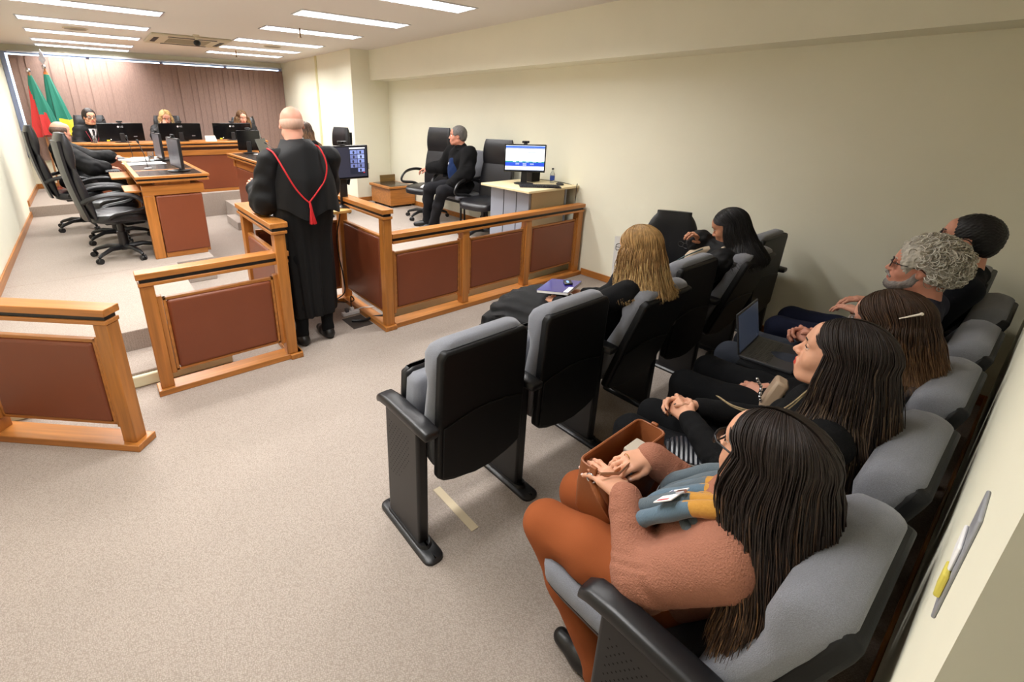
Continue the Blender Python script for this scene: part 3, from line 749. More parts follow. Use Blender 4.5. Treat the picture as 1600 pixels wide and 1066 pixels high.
# booth monitor with the video call
VID = mat('video_call_window', rgb(30, 32, 44), .3, emis=rgb(38, 42, 60), estr=.6)
t = monitor('monitor showing a grid of video call tiles on the booth shelf', (1.72, 3.87, .95), 0, .46, .285, .235, screen=mat('lit_dark_desktop', rgb(36, 36, 46), .25, emis=rgb(70, 70, 86), estr=.5))
scr = [c for c in t.children if c.name.startswith('screen')][0]
B = lambda b, n, m, p=t, **k: b.build(n, m, p, world=False, **k)
x0, x1, z0, z1 = .055, .20, .275, .50
B(MB().box(x0, x1, -.0175, -.0165, z0, z1), 'call_window', VID, scr)
B(MB().box(x0, x1, -.0182, -.0175, z1 - .010, z1), 'title_bar', mat('white_lit', (1, 1, 1), .4, emis=(.9, .93, 1), estr=.9), scr)
rr = random.Random(3)
for r in range(5):
    for c in range(2):
        if r == 4 and c == 0: continue
        tx, tz = x0 + .006 + c * .068, z1 - .022 - r * .038 - .032
        k = rr.choice([(150, 165, 215), (120, 135, 190), (175, 185, 225), (100, 110, 160)])
        B(MB().box(tx, tx + .063, -.0182, -.0175, tz, tz + .033), 'video_tile', mat('tile_%d' % k[0], rgb(*k), .4, emis=rgb(*k), estr=.85), scr)
        B(MB().ell((tx + .02 + .02 * rr.random(), -.0184, tz + .014), (.009, .0004, .013), nu=10, nv=6), 'caller_figure', mat('tile_dark', rgb(40, 42, 60), .5, emis=rgb(40, 42, 60), estr=.5), scr)
B(MB().box(x1 - .022, x1 - .008, -.0184, -.0175, z0 + .008, z0 + .014), 'end_call_button', mat('red_lit', rgb(210, 40, 50), .5, emis=rgb(210, 40, 50), estr=.8), scr)
# right computer desk monitor with a web page
PAGE = mat('lit_page_white', rgb(232, 238, 248), .3, emis=rgb(235, 241, 252), estr=.95)
t = monitor('lit monitor showing a white web page with blue footer on the pale computer desk', (3.83, 3.78, 1.0), -math.radians(47), .455, .30, .13, screen=PAGE)
scr = [c for c in t.children if c.name.startswith('screen')][0]
B = lambda b, n, m, p=t, **k: b.build(n, m, p, world=False, **k)
W2 = .2135
def band(z0, z1, col, nm, x0=-W2, x1=W2, e=.9, d=.0168): return B(MB().box(x0, x1, -d - .0006, -.0162, z0, z1), nm, mat('page_%d_%d_%d' % col, rgb(*col), .4, emis=rgb(*col), estr=e), scr)
band(.390, .412, (60, 100, 190), 'browser_bar'); band(.380, .388, (140, 150, 170), 'address_bar')
band(.195, .235, (36, 70, 190), 'page_footer'); band(.235, .249, (40, 130, 140), 'page_footer_strip')
band(.148, .156, (80, 90, 110), 'task_bar')
for i, (x, z, l) in enumerate([(-.13, .362, .05), (.05, .362, .08), (.16, .362, .04), (-.14, .342, .30), (-.14, .330, .22), (-.13, .315, .12)]):
    band(z, z + .004, (120, 128, 150), 'text_line', x, x + l * .9, .6, .0172)
for i, x in enumerate((-.13, -.06, .01, .09, .15)): band(.240, .244, (225, 232, 250), 'footer_text', x, x + .035, .9, .0174)
for i, (x, z) in enumerate(((-.10, .224), (-.10, .214), (-.02, .222), (-.02, .212), (-.02, .204), (.06, .222), (.06, .212))): band(z, z + .003, (215, 225, 250), 'footer_text', x, x + .04, .9, .0174)

def keyboard(label, loc, rz, group=None):
    t = thing('keyboard', label, 'keyboard', loc, rz, group)
    MB().prism([(-.075, 0), (.075, 0), (.075, .018), (-.075, .010)], 'x', -.22, .22).build('case', BPLAST, t, bevel=.003, world=False)
    b = MB()
    for r in range(5):
        for c in range(20): b.box(-.205 + c * .0205, -.188 + c * .0205, -.062 + r * .024, -.042 + r * .024, .010, .018 + r * .0012)
    k = b.build('keys', mat('key_black', rgb(28, 28, 32), .5), t, world=False); k['kind'] = 'stuff'
    return t
keyboard('black keyboard lying in front of the lit monitor on the pale desk', (3.80, 3.50, 1.0), -math.radians(40))
t = thing('computer_mouse', 'black mouse at the right end of the pale desk keyboard', 'mouse', (4.10, 3.48, 1.0)); MB().ell((4.10, 3.48, 1.012), (.03, .052, .017)).build('shell', BPLAST, t)
MB().box(4.098, 4.102, 3.50, 3.515, 1.024, 1.03).build('wheel', GREYPL, t)
t = thing('speaker_box', 'small black box standing behind the keyboard on the pale desk', 'box', (4.09, 3.80, 1.0)); MB().box(4.00, 4.14, 3.82, 3.94, 1.0, 1.15).build('cabinet', BPLAST, t, bevel=.006); MB().box(4.01, 4.13, 3.815, 3.82, 1.01, 1.14).build('front', mat('grille_black', rgb(12, 12, 12), .9), t)
t = thing('pen_pot', 'clear bottle with blue label beside the black box on the pale desk', 'bottle', (4.17, 3.66, 1.0))
t['category'] = 'bottle'; t.name = 'bottle'
MB().lathe([(0, 0), (.026, .002), (.027, .10), (.012, .13), (.011, .15), (0, .15)], (4.17, 3.66, 1.0), 18).build('bottle_body', mat('clear_plastic', (.9, .93, .95), .08, trans=.9), t)
MB().lathe([(.028, .03), (.028, .08)], (4.17, 3.66, 1.0), 18).build('label_band', mat('blue_label', rgb(40, 70, 160), .5), t)
MB().lathe([(0, .15), (.013, .15), (.013, .165), (0, .165)], (4.17, 3.66, 1.0), 14).build('cap', BPLAST, t)
tag(MB().tube(catmull([(3.88, 3.84, 1.10), (3.94, 3.90, 1.16), (4.0, 3.93, 1.08), (4.06, 3.97, 1.02), (4.2, 3.98, 1.01), (4.24, 3.6, 1.01), (4.235, 3.37, .99), (4.20, 3.325, .97), (4.20, 3.33, .30)]), .004, 6).build('cable', BPLAST),
    'thin black cable running off the back of the pale desk', 'cable')

# microphones
def mic(label, base, tip, group, silver=True):
    t = thing('microphone', label, 'microphone', base, 0, group)
    b = Vector(base); e = Vector(tip)
    MB().box(b.x - .035, b.x + .035, b.y - .025, b.y + .025, b.z, b.z + .015).build('base', STEEL if silver else BPLAST, t, bevel=.004)
    mid = b.lerp(e, .5) + Vector((0, 0, (e - b).length * .18))
    P = catmull([b + Vector((0, 0, .012)), b.lerp(mid, .6) + Vector((0, 0, .04)), mid, e], 6)
    MB().tube(P, .004, 6).build('gooseneck', BPLAST, t)
    d = (P[-1] - P[-2]).normalized()
    MB().tube([P[-1], P[-1] + d * .01, P[-1] + d * .035, P[-1] + d * .045], [.006, .012, .012, .006], 10).build('capsule', BPLAST, t)
mic('gooseneck microphone standing on the black inset of the left desk', (.50, 6.36, 1.105), (.46, 6.4, 1.38), 'gooseneck microphones')
mic('gooseneck microphone at the far end of the left desk by the papers', (.47, 7.85, 1.105), (.45, 7.9, 1.36), 'gooseneck microphones', False)
mic('curved gooseneck microphone left of the first bench monitor, by the judge with glasses', (.10, 9.50, 1.235), (.27, 9.45, 1.56), 'gooseneck microphones', False)
mic('gooseneck microphone right of the wavy-haired judge', (2.50, 9.45, 1.235), (2.49, 9.42, 1.60), 'gooseneck microphones', False)
mic('small microphone on the clerk desk', (2.1, 6.9, 1.11), (2.0, 7.0, 1.30), 'gooseneck microphones', False)

CLG = mat('clear_glass', (.95, .98, 1), .03, trans=.95)
def glass(label, x, y, z, h=.11, r=.032):
    t = thing('drinking_glass', label, 'glass', (x, y, z), 0, 'water glasses')
    MB().lathe([(0, 0), (r * .85, .0), (r, h), (r * .93, h), (r * .8, .008), (0, .008)], (x, y, z), 20).build('glass_wall', CLG, t)
    MB().lathe([(0, .010), (r * .78, .010), (r * .86, h * .6), (0, h * .6)], (x, y, z), 20).build('water', mat('water', (.9, .95, 1), .0, trans=1), t)
glass('water glass on the left desk between the papers and the near monitor', .615, 7.15, 1.105, .13, .036)
glass('water glass left of the first bench monitor', .12, 9.33, 1.235); glass('water glass at the right end of the bench', 2.5, 9.2, 1.235)
# papers, sign, calculator and keyboard under the balding man's hands
def sheet(label, cx, cy, z, wd, ln, rz, name='paper_sheet', group=None, th=.002, m=WHITEP, tilt=0):
    o = MB().obox((0, 0, 0), (wd, ln, th)).build(name, m); o.location = (cx, cy, z + th / 2 + .0005); o.rotation_euler = (tilt, 0, rz)
    return tag(o, label, 'paper', group)
sheet('white paper sheet lying across the left desk toward the near monitor', .52, 7.02, 1.107, .42, .30, .1, group='papers on the left desk')
sheet('pile of white papers on the left desk by the balding man\'s hand', .50, 7.45, 1.107, .34, .30, .4, group='papers on the left desk', th=.022)
sheet('crumpled white paper behind the pile on the left desk', .58, 7.75, 1.107, .28, .22, -.3, group='papers on the left desk', th=.012)
sheet('loose paper on the clerk desk', 2.14, 7.62, 1.112, .21, .29, .5)
sheet('white papers lying on the seat of the empty high-back armchair', 3.78, 5.52, ZP + .50, .22, .31, .8, th=.012)
keyboard('grey keyboard under the balding man\'s right hand', (.20, 7.55, .985), math.pi/2)
t = thing('desk_calculator', 'dark desk phone pad beside the balding man\'s hand on the tray', 'phone', (.33, 7.75, .985)); t.name = 'desk_phone'
MB().box(.29, .37, 7.72, 7.86, 1.107, 1.125).build('body', BPLAST, t, bevel=.004); MB().box(.30, .36, 7.73, 7.85, 1.125, 1.128).build('keypad', GREYPL, t)
t = thing('desk_sign', 'pale folded card standing between the second and third bench monitors', 'sign', (1.68, 9.2, 1.235))
MB().add([(1.62, 9.17, 1.236), (1.80, 9.17, 1.236), (1.78, 9.21, 1.325), (1.625, 9.21, 1.325), (1.62, 9.173, 1.236), (1.80, 9.173, 1.236), (1.78, 9.213, 1.325), (1.625, 9.213, 1.325)],
         [(0, 1, 2, 3), (7, 6, 5, 4), (0, 4, 5, 1), (1, 5, 6, 2), (2, 6, 7, 3), (3, 7, 4, 0)]).build('front_card', mat('pale_card', rgb(225, 212, 200), .6), t)
MB().add([(1.63, 9.168, 1.24), (1.72, 9.168, 1.24), (1.70, 9.185, 1.28), (1.635, 9.192, 1.29)], [(0, 1, 2, 3)]).build('blue_print', mat('pale_blue_print', rgb(170, 200, 230), .6), t)

# flags -------------------------------------------------------------------
def flag(label, x, y, ztop, cols, finial, lean, dx):
    t = thing('flag', label, 'flag', (x, y, ZJ), 0, 'flags on poles in the corner')
    MB().cyl((x, y, ZJ), (x, y, ztop), .014, 10).build('pole', mat('pole_wood', rgb(150, 100, 60), .4), t)
    MB().lathe([(0, 0), (.12, 0), (.13, .02), (.04, .05), (.03, .08), (0, .08)], (x, y, ZJ), 24).build('stand', mat('red_brown_wood', rgb(120, 50, 30), .4), t)
    MB().ell((x, y, ztop + .02), (.03, .03, .032)).build('ball', CHROME, t)
    if finial:
        MB().prism([(x - .045, ztop + .12), (x, ztop + .05), (x + .045, ztop + .12), (x + .0, ztop + .28)], 'y', y - .006, y + .006).build('spear_head', CHROME, t, bevel=.003)
    # draped cloth: folds gathered at the top and widening down
    n = 48; rings = []; Z = np.linspace(ztop - .05, 1.30, 24)
    for zi, z in enumerate(Z):
        u = zi / 23; r = .02 + .115 * u ** .8; ring = []
        for j in range(n):
            a = 2 * math.pi * j / n
            f = 1 + .35 * u * math.sin(7 * a + 2.5 * u) + .15 * u * math.sin(13 * a)
            ring.append((x + dx * u ** 1.2 + 1.15 * r * f * math.cos(a), y + .55 * r * f * math.sin(a), z + .02 * math.sin(3 * a) * u))
        rings.append(ring)
    mb = MB().loft(rings)
    o = mb.build('cloth', [mat('flag_%s' % c[0], c[1], .7, sheen=.2) for c in cols], t)
    pi = 0
    for p in o.data.polygons:
        c = p.center; u = (ztop - .05 - (c.z + ZJ)) / (ztop - 1.35); s = (c.x + x - x - dx * max(u, 0) ** 1.2)
        p.material_index = cols_pick(cols, u, s)
    return t
def cols_pick(cols, u, s):
    for i, c in enumerate(cols):
        if c[2](u, s): return i
    return 0
GREEN = rgb(14, 112, 92)
flag('red and green flag on a ball-topped pole in the left corner', -.50, 10.5, 2.27, [('red', rgb(190, 40, 38), lambda u, s: s < -.055 * (1 - u) - .01 + (.10 if u > .62 else 0) and (u > .62 or u < .62)), ('green', GREEN, lambda u, s: True)], False, 0, .05)
flag('green flag with a yellow patch on a spear-topped pole in the left corner', -.30, 10.62, 2.34, [('yellow', rgb(224, 205, 50), lambda u, s: u > .74 and s > -.01), ('orange', rgb(214, 110, 50), lambda u, s: u < .04), ('green', GREEN, lambda u, s: True)], True, 0, .06)

# booth clutter ---------------------------------------------------------
tag(MB().box(1.50, 1.68, 3.38, 3.62, 0.0, .004).build('floor_box', mat('dark_plate', rgb(58, 52, 48), .6)), 'dark square floor outlet plate inside the booth', 'floor plate')
t = thing('power_strip', 'white power strip with plugs on the booth floor', 'power strip', (1.60, 3.68, 0))
MB().box(1.53, 1.69, 3.655, 3.70, .004, .035).build('strip_body', WHITEP, t, bevel=.004)
for x in (1.56, 1.61): MB().box(x, x + .03, 3.66, 3.695, .035, .07).build('plug', WHITEP if x > 1.6 else GREYPL, t, bevel=.004)
tag(MB().tube(catmull([(1.62, 3.68, .06), (1.66, 3.76, .14), (1.72, 3.84, .06), (1.66, 3.95, .02), (1.58, 3.9, .08), (1.62, 3.8, .18), (1.66, 3.9, .30), (1.66, 3.99, .60), (1.69, 3.93, .90)]), .006, 6).build('cable', BPLAST), 'tangled black cable rising behind the power strip in the booth', 'cable')
tag(MB().tube(catmull([(1.55, 3.52, .012), (1.62, 3.46, .02), (1.72, 3.45, .03), (1.80, 3.40, .045), (1.9, 3.38, .05)]), .012, 6).build('cable', BPLAST), 'thick black cable lying over the booth sill', 'cable')
tag(MB().tube(catmull([(1.66, 3.68, .03), (1.72, 3.66, .05), (1.80, 3.60, .06), (1.9, 3.55, .12), (2.1, 3.6, .11)]), .005, 6).build('cable', WHITEP), 'thin white cable from the power strip to the raised floor', 'cable')
sheet('blue and white printed sheet on the booth shelf', 1.10, 3.86, .95, .21, .30, .15, m=mat('bluish_paper', rgb(150, 170, 195), .5))

# carpet seam tape by the seats
tag(MB().box(1.02, 1.06, 1.20, 1.50, .0005, .002).build('carpet_tape', mat('worn_tape', rgb(196, 180, 150), .6)), 'worn pale tape strip on the carpet under the aisle-end front seat', 'tape')

# ================================================================== PEOPLE: smooth implicit bodies
def V3(p): return np.array([p[0], p[1], p[2]], float)
class Field:
    """smooth union of tapered capsules / ellipsoids on a grid, meshed by surface nets"""
    def __init__(s): s.p = []
    def cap(s, a, b, ra, rb=None, k=.02, tag=0): s.p.append(('c', V3(a), V3(b), ra, ra if rb is None else rb, k, tag)); return s
    def chain(s, pts, rs, k=.02, tag=0):
        for i in range(len(pts) - 1): s.cap(pts[i], pts[i + 1], rs[i], rs[i + 1], k, tag)
        return s
    def ell(s, c, r, R=None, k=.02, tag=0, sub=False):
        s.p.append(('s' if sub else 'e', V3(c), np.array(r, float), np.eye(3) if R is None else np.array(R), 0, k, tag)); return s
    def mesh(s, h, M=None, disp=None):
        """M: 4x4 mathutils matrix applied to the primitives"""
        P = []
        if M is not None:
            A = np.array(M.to_3x3()); t = np.array(M.translation)
        else: A = np.eye(3); t = np.zeros(3)
        for q in s.p:
            if q[0] == 'c': P.append((q[0], A @ q[1] + t, A @ q[2] + t, q[3], q[4], q[5], q[6]))
            else: P.append((q[0], A @ q[1] + t, q[2], A @ q[3], 0, q[5], q[6]))
        lo = np.full(3, 1e9); hi = -lo
        for q in P:
            if q[0] == 'c': r = max(q[3], q[4]); a, b = np.minimum(q[1], q[2]) - r, np.maximum(q[1], q[2]) + r
            elif q[0] == 's': continue
            else: r = q[2].max(); a, b = q[1] - r, q[1] + r
            lo = np.minimum(lo, a); hi = np.maximum(hi, b)
        lo -= 4 * h; hi += 4 * h
        n = np.ceil((hi - lo) / h).astype(int) + 1
        D = np.full(n, 1.0, np.float32)
        for q in P:
            k = q[5]
            if q[0] == 'c': r = max(q[3], q[4]); a, b = np.minimum(q[1], q[2]) - r, np.maximum(q[1], q[2]) + r
            else: r = q[2].max(); a, b = q[1] - r, q[1] + r
            pad = k * 1.2 + 3 * h
            i0 = np.clip(np.floor((a - pad - lo) / h).astype(int), 0, n); i1 = np.clip(np.ceil((b + pad - lo) / h).astype(int) + 1, 0, n)
            if (i1 - i0 < 1).any(): continue
            gx = lo[0] + h * np.arange(i0[0], i1[0])[:, None, None]; gy = lo[1] + h * np.arange(i0[1], i1[1])[None, :, None]; gz = lo[2] + h * np.arange(i0[2], i1[2])[None, None, :]
            if q[0] == 'c':
                ab = q[2] - q[1]; L2 = max((ab * ab).sum(), 1e-9)
                px, py, pz = gx - q[1][0], gy - q[1][1], gz - q[1][2]
                tt = np.clip((px * ab[0] + py * ab[1] + pz * ab[2]) / L2, 0, 1)
                d = np.sqrt((px - tt * ab[0]) ** 2 + (py - tt * ab[1]) ** 2 + (pz - tt * ab[2]) ** 2) - (q[3] + (q[4] - q[3]) * tt)
            else:
                px, py, pz = gx - q[1][0], gy - q[1][1], gz - q[1][2]; R = q[3]
                u = [(px * R[0, i] + py * R[1, i] + pz * R[2, i]) / q[2][i] for i in range(3)]
                k0 = np.sqrt(u[0] ** 2 + u[1] ** 2 + u[2] ** 2) + 1e-9
                k1 = np.sqrt((u[0] / q[2][0]) ** 2 + (u[1] / q[2][1]) ** 2 + (u[2] / q[2][2]) ** 2) + 1e-9
                d = k0 * (k0 - 1) / k1
            sl = tuple(slice(i0[i], i1[i]) for i in range(3)); C = D[sl]
            if q[0] == 's':
                hh = np.clip(.5 - .5 * (C + d) / k, 0, 1); D[sl] = C * (1 - hh) - d * hh + k * hh * (1 - hh)
            else:
                hh = np.clip(.5 + .5 * (C - d) / k, 0, 1); D[sl] = C * (1 - hh) + d * hh - k * hh * (1 - hh)
        return surface_nets(D, lo, h, disp)

def surface_nets(D, lo, h, disp=None):
    S = D < 0; n = np.array(D.shape)
    corners = [(i, j, k) for i in (0, 1) for j in (0, 1) for k in (0, 1)]
    cnt = sum(S[i:n[0] - 1 + i, j:n[1] - 1 + j, k:n[2] - 1 + k].astype(np.int8) for i, j, k in corners)
    act = (cnt > 0) & (cnt < 8); idx = np.argwhere(act)
    vid = np.full(act.shape, -1, np.int64); vid[act] = np.arange(len(idx))
    acc = np.zeros((len(idx), 3)); num = np.zeros(len(idx))
    for a in range(8):
        for b in range(a + 1, 8):
            ca, cb = np.array(corners[a]), np.array(corners[b])
            if np.abs(ca - cb).sum() != 1: continue
            A = D[tuple((idx + ca).T)]; B = D[tuple((idx + cb).T)]
            m = (A < 0) != (B < 0); t = np.where(m, A / np.where(m, A - B, 1), 0)
            acc += m[:, None] * (ca + t[:, None] * (cb - ca)); num += m
    V = lo + h * (idx + acc / num[:, None])
    F = []
    for ax in range(3):
        o1, o2 = [(1, 2), (2, 0), (0, 1)][ax]
        e = [0, 0, 0]; e[ax] = 1
        A = S[:n[0] - e[0], :n[1] - e[1], :n[2] - e[2]]; B = S[e[0]:, e[1]:, e[2]:]
        E = np.argwhere(A != B); E = E[(E[:, o1] > 0) & (E[:, o2] > 0) & (E[:, o1] < n[o1] - 1) & (E[:, o2] < n[o2] - 1)]
        q = []
        for d1, d2 in ((1, 1), (0, 1), (0, 0), (1, 0)):
            c = E.copy(); c[:, o1] -= d1; c[:, o2] -= d2; q.append(vid[tuple(c.T)])
        q = np.stack(q, 1); fl = A[tuple(E.T)]
        q[~fl] = q[~fl][:, ::-1]; F.append(q)
    F = np.concatenate(F); F = F[(F >= 0).all(1)]
    if disp is not None: V = disp(V)
    return V, F

def np_mesh(name, parts, mats, parent):
    """parts: list of (V, F, material index or array)"""
    me = bpy.data.meshes.new(name); vs = []; fs = []; ms = []; o = 0
    for V, F, m in parts:
        vs.append(np.asarray(V, float)); fs.extend((np.asarray(F) + o).tolist() if isinstance(F, np.ndarray) else [[i + o for i in f] for f in F])
        ms.extend([m] * len(F) if np.isscalar(m) else list(m)); o += len(V)
    off = np.zeros(3); p = parent
    while p is not None: off += np.array(p.location); p = p.parent
    V = np.concatenate(vs) - off
    me.from_pydata(V.tolist(), [], fs)
    for m in mats: me.materials.append(m)
    me.polygons.foreach_set('material_index', np.array(ms, np.int32)); me.polygons.foreach_set('use_smooth', np.ones(len(fs), bool)); me.update()
    q = bpy.data.objects.new(name, me); COL.objects.link(q); q.parent = parent
    return q
def mb_part(mb, m=0): return (np.array(mb.v), mb.f, m)

def skin_mat(name, col):
    m = mat(name, col, .5, noise=(22, .05, (1, 1, 1)), bump=(900, .10, (1, 1, 1)), spec=.35)
    b = m.node_tree.nodes['Principled BSDF']; b.inputs['Subsurface Weight'].default_value = .12; b.inputs['Subsurface Radius'].default_value = (.012, .005, .003); b.inputs['Subsurface Scale'].default_value = 1.0
    return m
SK_F = skin_mat('fair_skin', rgb(214, 160, 132)); SK_P = skin_mat('pink_skin', rgb(208, 150, 128)); SK_R = skin_mat('ruddy_skin', rgb(200, 138, 116)); SK_T = skin_mat('tan_skin', rgb(188, 132, 102))
LIPR = mat('red_lips', rgb(196, 70, 58), .4); LIPN = mat('natural_lips', rgb(170, 92, 80), .5)
EYEW = mat('eye_white', rgb(225, 220, 215), .2); IRIS = mat('dark_iris', rgb(45, 30, 22), .15)
NAILD = mat('dark_nail', rgb(32, 10, 14), .2); NAILN = mat('pale_nail', rgb(225, 190, 182), .25)
GLS = mat('lens_glass', (.97, .98, 1), .02, trans=.97)
def hair_mat(name, col, var=.35):
    return mat(name, col, .5, noise=(14, var, (6, 6, .8)), spec=.35)

def head_matrix(c, yaw, pitch, roll=0):
    """yaw: 0 faces +Y, positive turns left (towards -X); pitch up positive"""
    return Matrix.Translation(c) @ Matrix.Rotation(yaw, 4, 'Z') @ Matrix.Rotation(pitch, 4, 'X') @ Matrix.Rotation(roll, 4, 'Y')

def head_field(female=False, s=1.0, beard=False, brow=0, full=1.0):
    f = Field(); j = (.92 if female else 1.0) * full
    f.ell((0, -.012, .030), (.074, .093, .083), k=.02)
    f.ell((0, .030, -.010), (.062 * j, .062, .080), k=.03)
    f.ell((0, .032, -.058), (.050 * j, .054, .045), k=.03)
    f.ell((0, .074, -.094), (.021 * j, .017, .016), k=.02)                       # chin
    for sx in (-1, 1):
        f.ell((sx * .036, .060, -.028), (.024 * full, .022, .026 * full), k=.02)              # cheek
        f.cap((sx * .052 * j, .0, -.062), (sx * .024, .062, -.092), .019, .017, k=.025)  # jaw line
        f.cap((sx * .014, .087, .027), (sx * .042, .072, .026), .0085, .0075, k=.014)     # brow ridge
    f.ell((0, .070, .050), (.050, .022, .035), k=.03)                             # forehead
    for sx in (-1, 1): f.ell((sx * .031, .094, .008), (.017, .014, .011), k=.012, sub=True)
    f.cap((0, .088, .014), (0, .107, -.022), .0065, .0085, k=.012)                # nose
    f.ell((0, .109, -.028), (.010, .010, .008), k=.008)
    for sx in (-1, 1): f.ell((sx * .0115, .099, -.030), (.007, .009, .007), k=.006)
    f.ell((0, .083, -.062), (.028, .016, .020), k=.02)                            # mouth mound
    f.cap((-.018, .089, -.0555), (.018, .089, -.0555), .0045, k=.005); f.ell((0, .096, -.055), (.013, .0065, .0045), k=.005)
    f.ell((0, .095, -.0665), (.016, .0075, .0055), k=.005)
    f.ell((0, .102, -.0605), (.020, .008, .0014), k=.003, sub=True)
    for sx in (-1, 1):
        f.ell((sx * .076, -.004, -.004), (.007, .018, .031), R=np.array(rotm(.25, 0, sx * -.35)), k=.008)
        f.ell((sx * .083, .002, .0), (.005, .009, .018), k=.006, sub=True)
    # neck
    f.cap((0, -.028, -.055), (0, -.045, -.17), (.047 if female else .057), (.052 if female else .064), k=.03)
    if s != 1.0:
        g = Field()
        for q in f.p:
            if q[0] == 'c': g.p.append((q[0], q[1] * s, q[2] * s, q[3] * s, q[4] * s, q[5] * s, q[6]))
            else: g.p.append((q[0], q[1] * s, q[2] * s, q[3], 0, q[5] * s, q[6]))
        return g
    return f

def face_parts(M, s=1.0, brows=True, browcol=None, look=(0, 0), lids=True, skin_i=0):
    """eyes with iris, lids, brows as mesh parts; material slots 0 skin 1 lips 2 white 3 iris 4 hair"""
    out = []
    for sx in (-1, 1):
        c = Vector((sx * .031, .0755, .007)) * s
        e = MB().ell(c, (.0125 * s,) * 3, nu=16, nv=10); e.xf(M); out.append(mb_part(e, 2))
        d = Vector((look[0] + sx * .05, 1, look[1])).normalized()
        i = MB().ell(c + d * .0068 * s, (.0066 * s, .0062 * s, .0066 * s), nu=12, nv=8); i.xf(M); out.append(mb_part(i, 3))
        if lids:
            for z, r in ((.0045, .0134), (-.0065, .0132)):
                l = MB().ell(c + Vector((0, .0, z)) * s, (r * 1.08 * s, r * s, .0085 * s if z > 0 else .007 * s), nu=16, nv=8); l.xf(M); out.append(mb_part(l, 0))
            l = MB().tube([c + Vector((-.013 * sx, .008, .0005)) * s, c + Vector((-.005 * sx, .0135, .0035)) * s, c + Vector((.005 * sx, .0132, .0035)) * s, c + Vector((.016 * sx, .0065, .0015)) * s], .0017 * s, 6); l.xf(M); out.append(mb_part(l, 3))
        if brows:
            b = MB().tube([Vector((sx * .012, .0975, .026)) * s, Vector((sx * .025, .0965, .030)) * s, Vector((sx * .040, .0890, .031)) * s, Vector((sx * .052, .0765, .024)) * s], [.0026 * s, .0038 * s, .0034 * s, .0012 * s], 8, flat=.6); b.xf(M); out.append(mb_part(b, 4))
    return out

def glasses(parent, M, m, s=1.0, wd=.025, ht=.017, name='glasses', label=None, rr=1.0):
    b = MB()
    for sx in (-1, 1):
        c = Vector((sx * .033, .106, .004)) * s
        P = [c + Vector((wd * s * math.copysign(abs(math.cos(a)) ** .6, math.cos(a)), -.004 * abs(math.cos(a)) * s, ht * s * math.copysign(abs(math.sin(a)) ** .6, math.sin(a)))) for a in np.linspace(0, 2 * math.pi, 21)]
        b.tube(P, .0017 * rr, 6, cap=False)
        b.tube([c + Vector((sx * wd, -.004, .008)) * s, Vector((sx * .073, .085, .012)) * s, Vector((sx * .082, .0, .010)) * s, Vector((sx * .082, -.022, -.006)) * s], .0017 * rr, 6, flat=1.0)
        g = [c + Vector((wd * s * .95 * math.cos(a), .0, ht * s * .95 * math.sin(a))) for a in np.linspace(0, 2 * math.pi, 20, endpoint=False)]
    b.tube([Vector((-.009, .106, .006)) * s, Vector((0, .110, .010)) * s, Vector((.009, .106, .006)) * s], .0016, 6)
    b.xf(M); o = b.build(name, m, parent)
    if label: o['label'] = label
    g = MB()
    for sx in (-1, 1):
        c = Vector((sx * .033, .105, .004)) * s
        ring = [M @ (c + Vector((wd * s * .95 * math.cos(a), .0, ht * s * .95 * math.sin(a)))) for a in np.linspace(0, 2 * math.pi, 20, endpoint=False)]
        back = [p + (M.to_3x3() @ Vector((0, -.0008, 0))) for p in ring]
        g.loft([ring, back])
    g.build('lens', GLS, o)
    return o

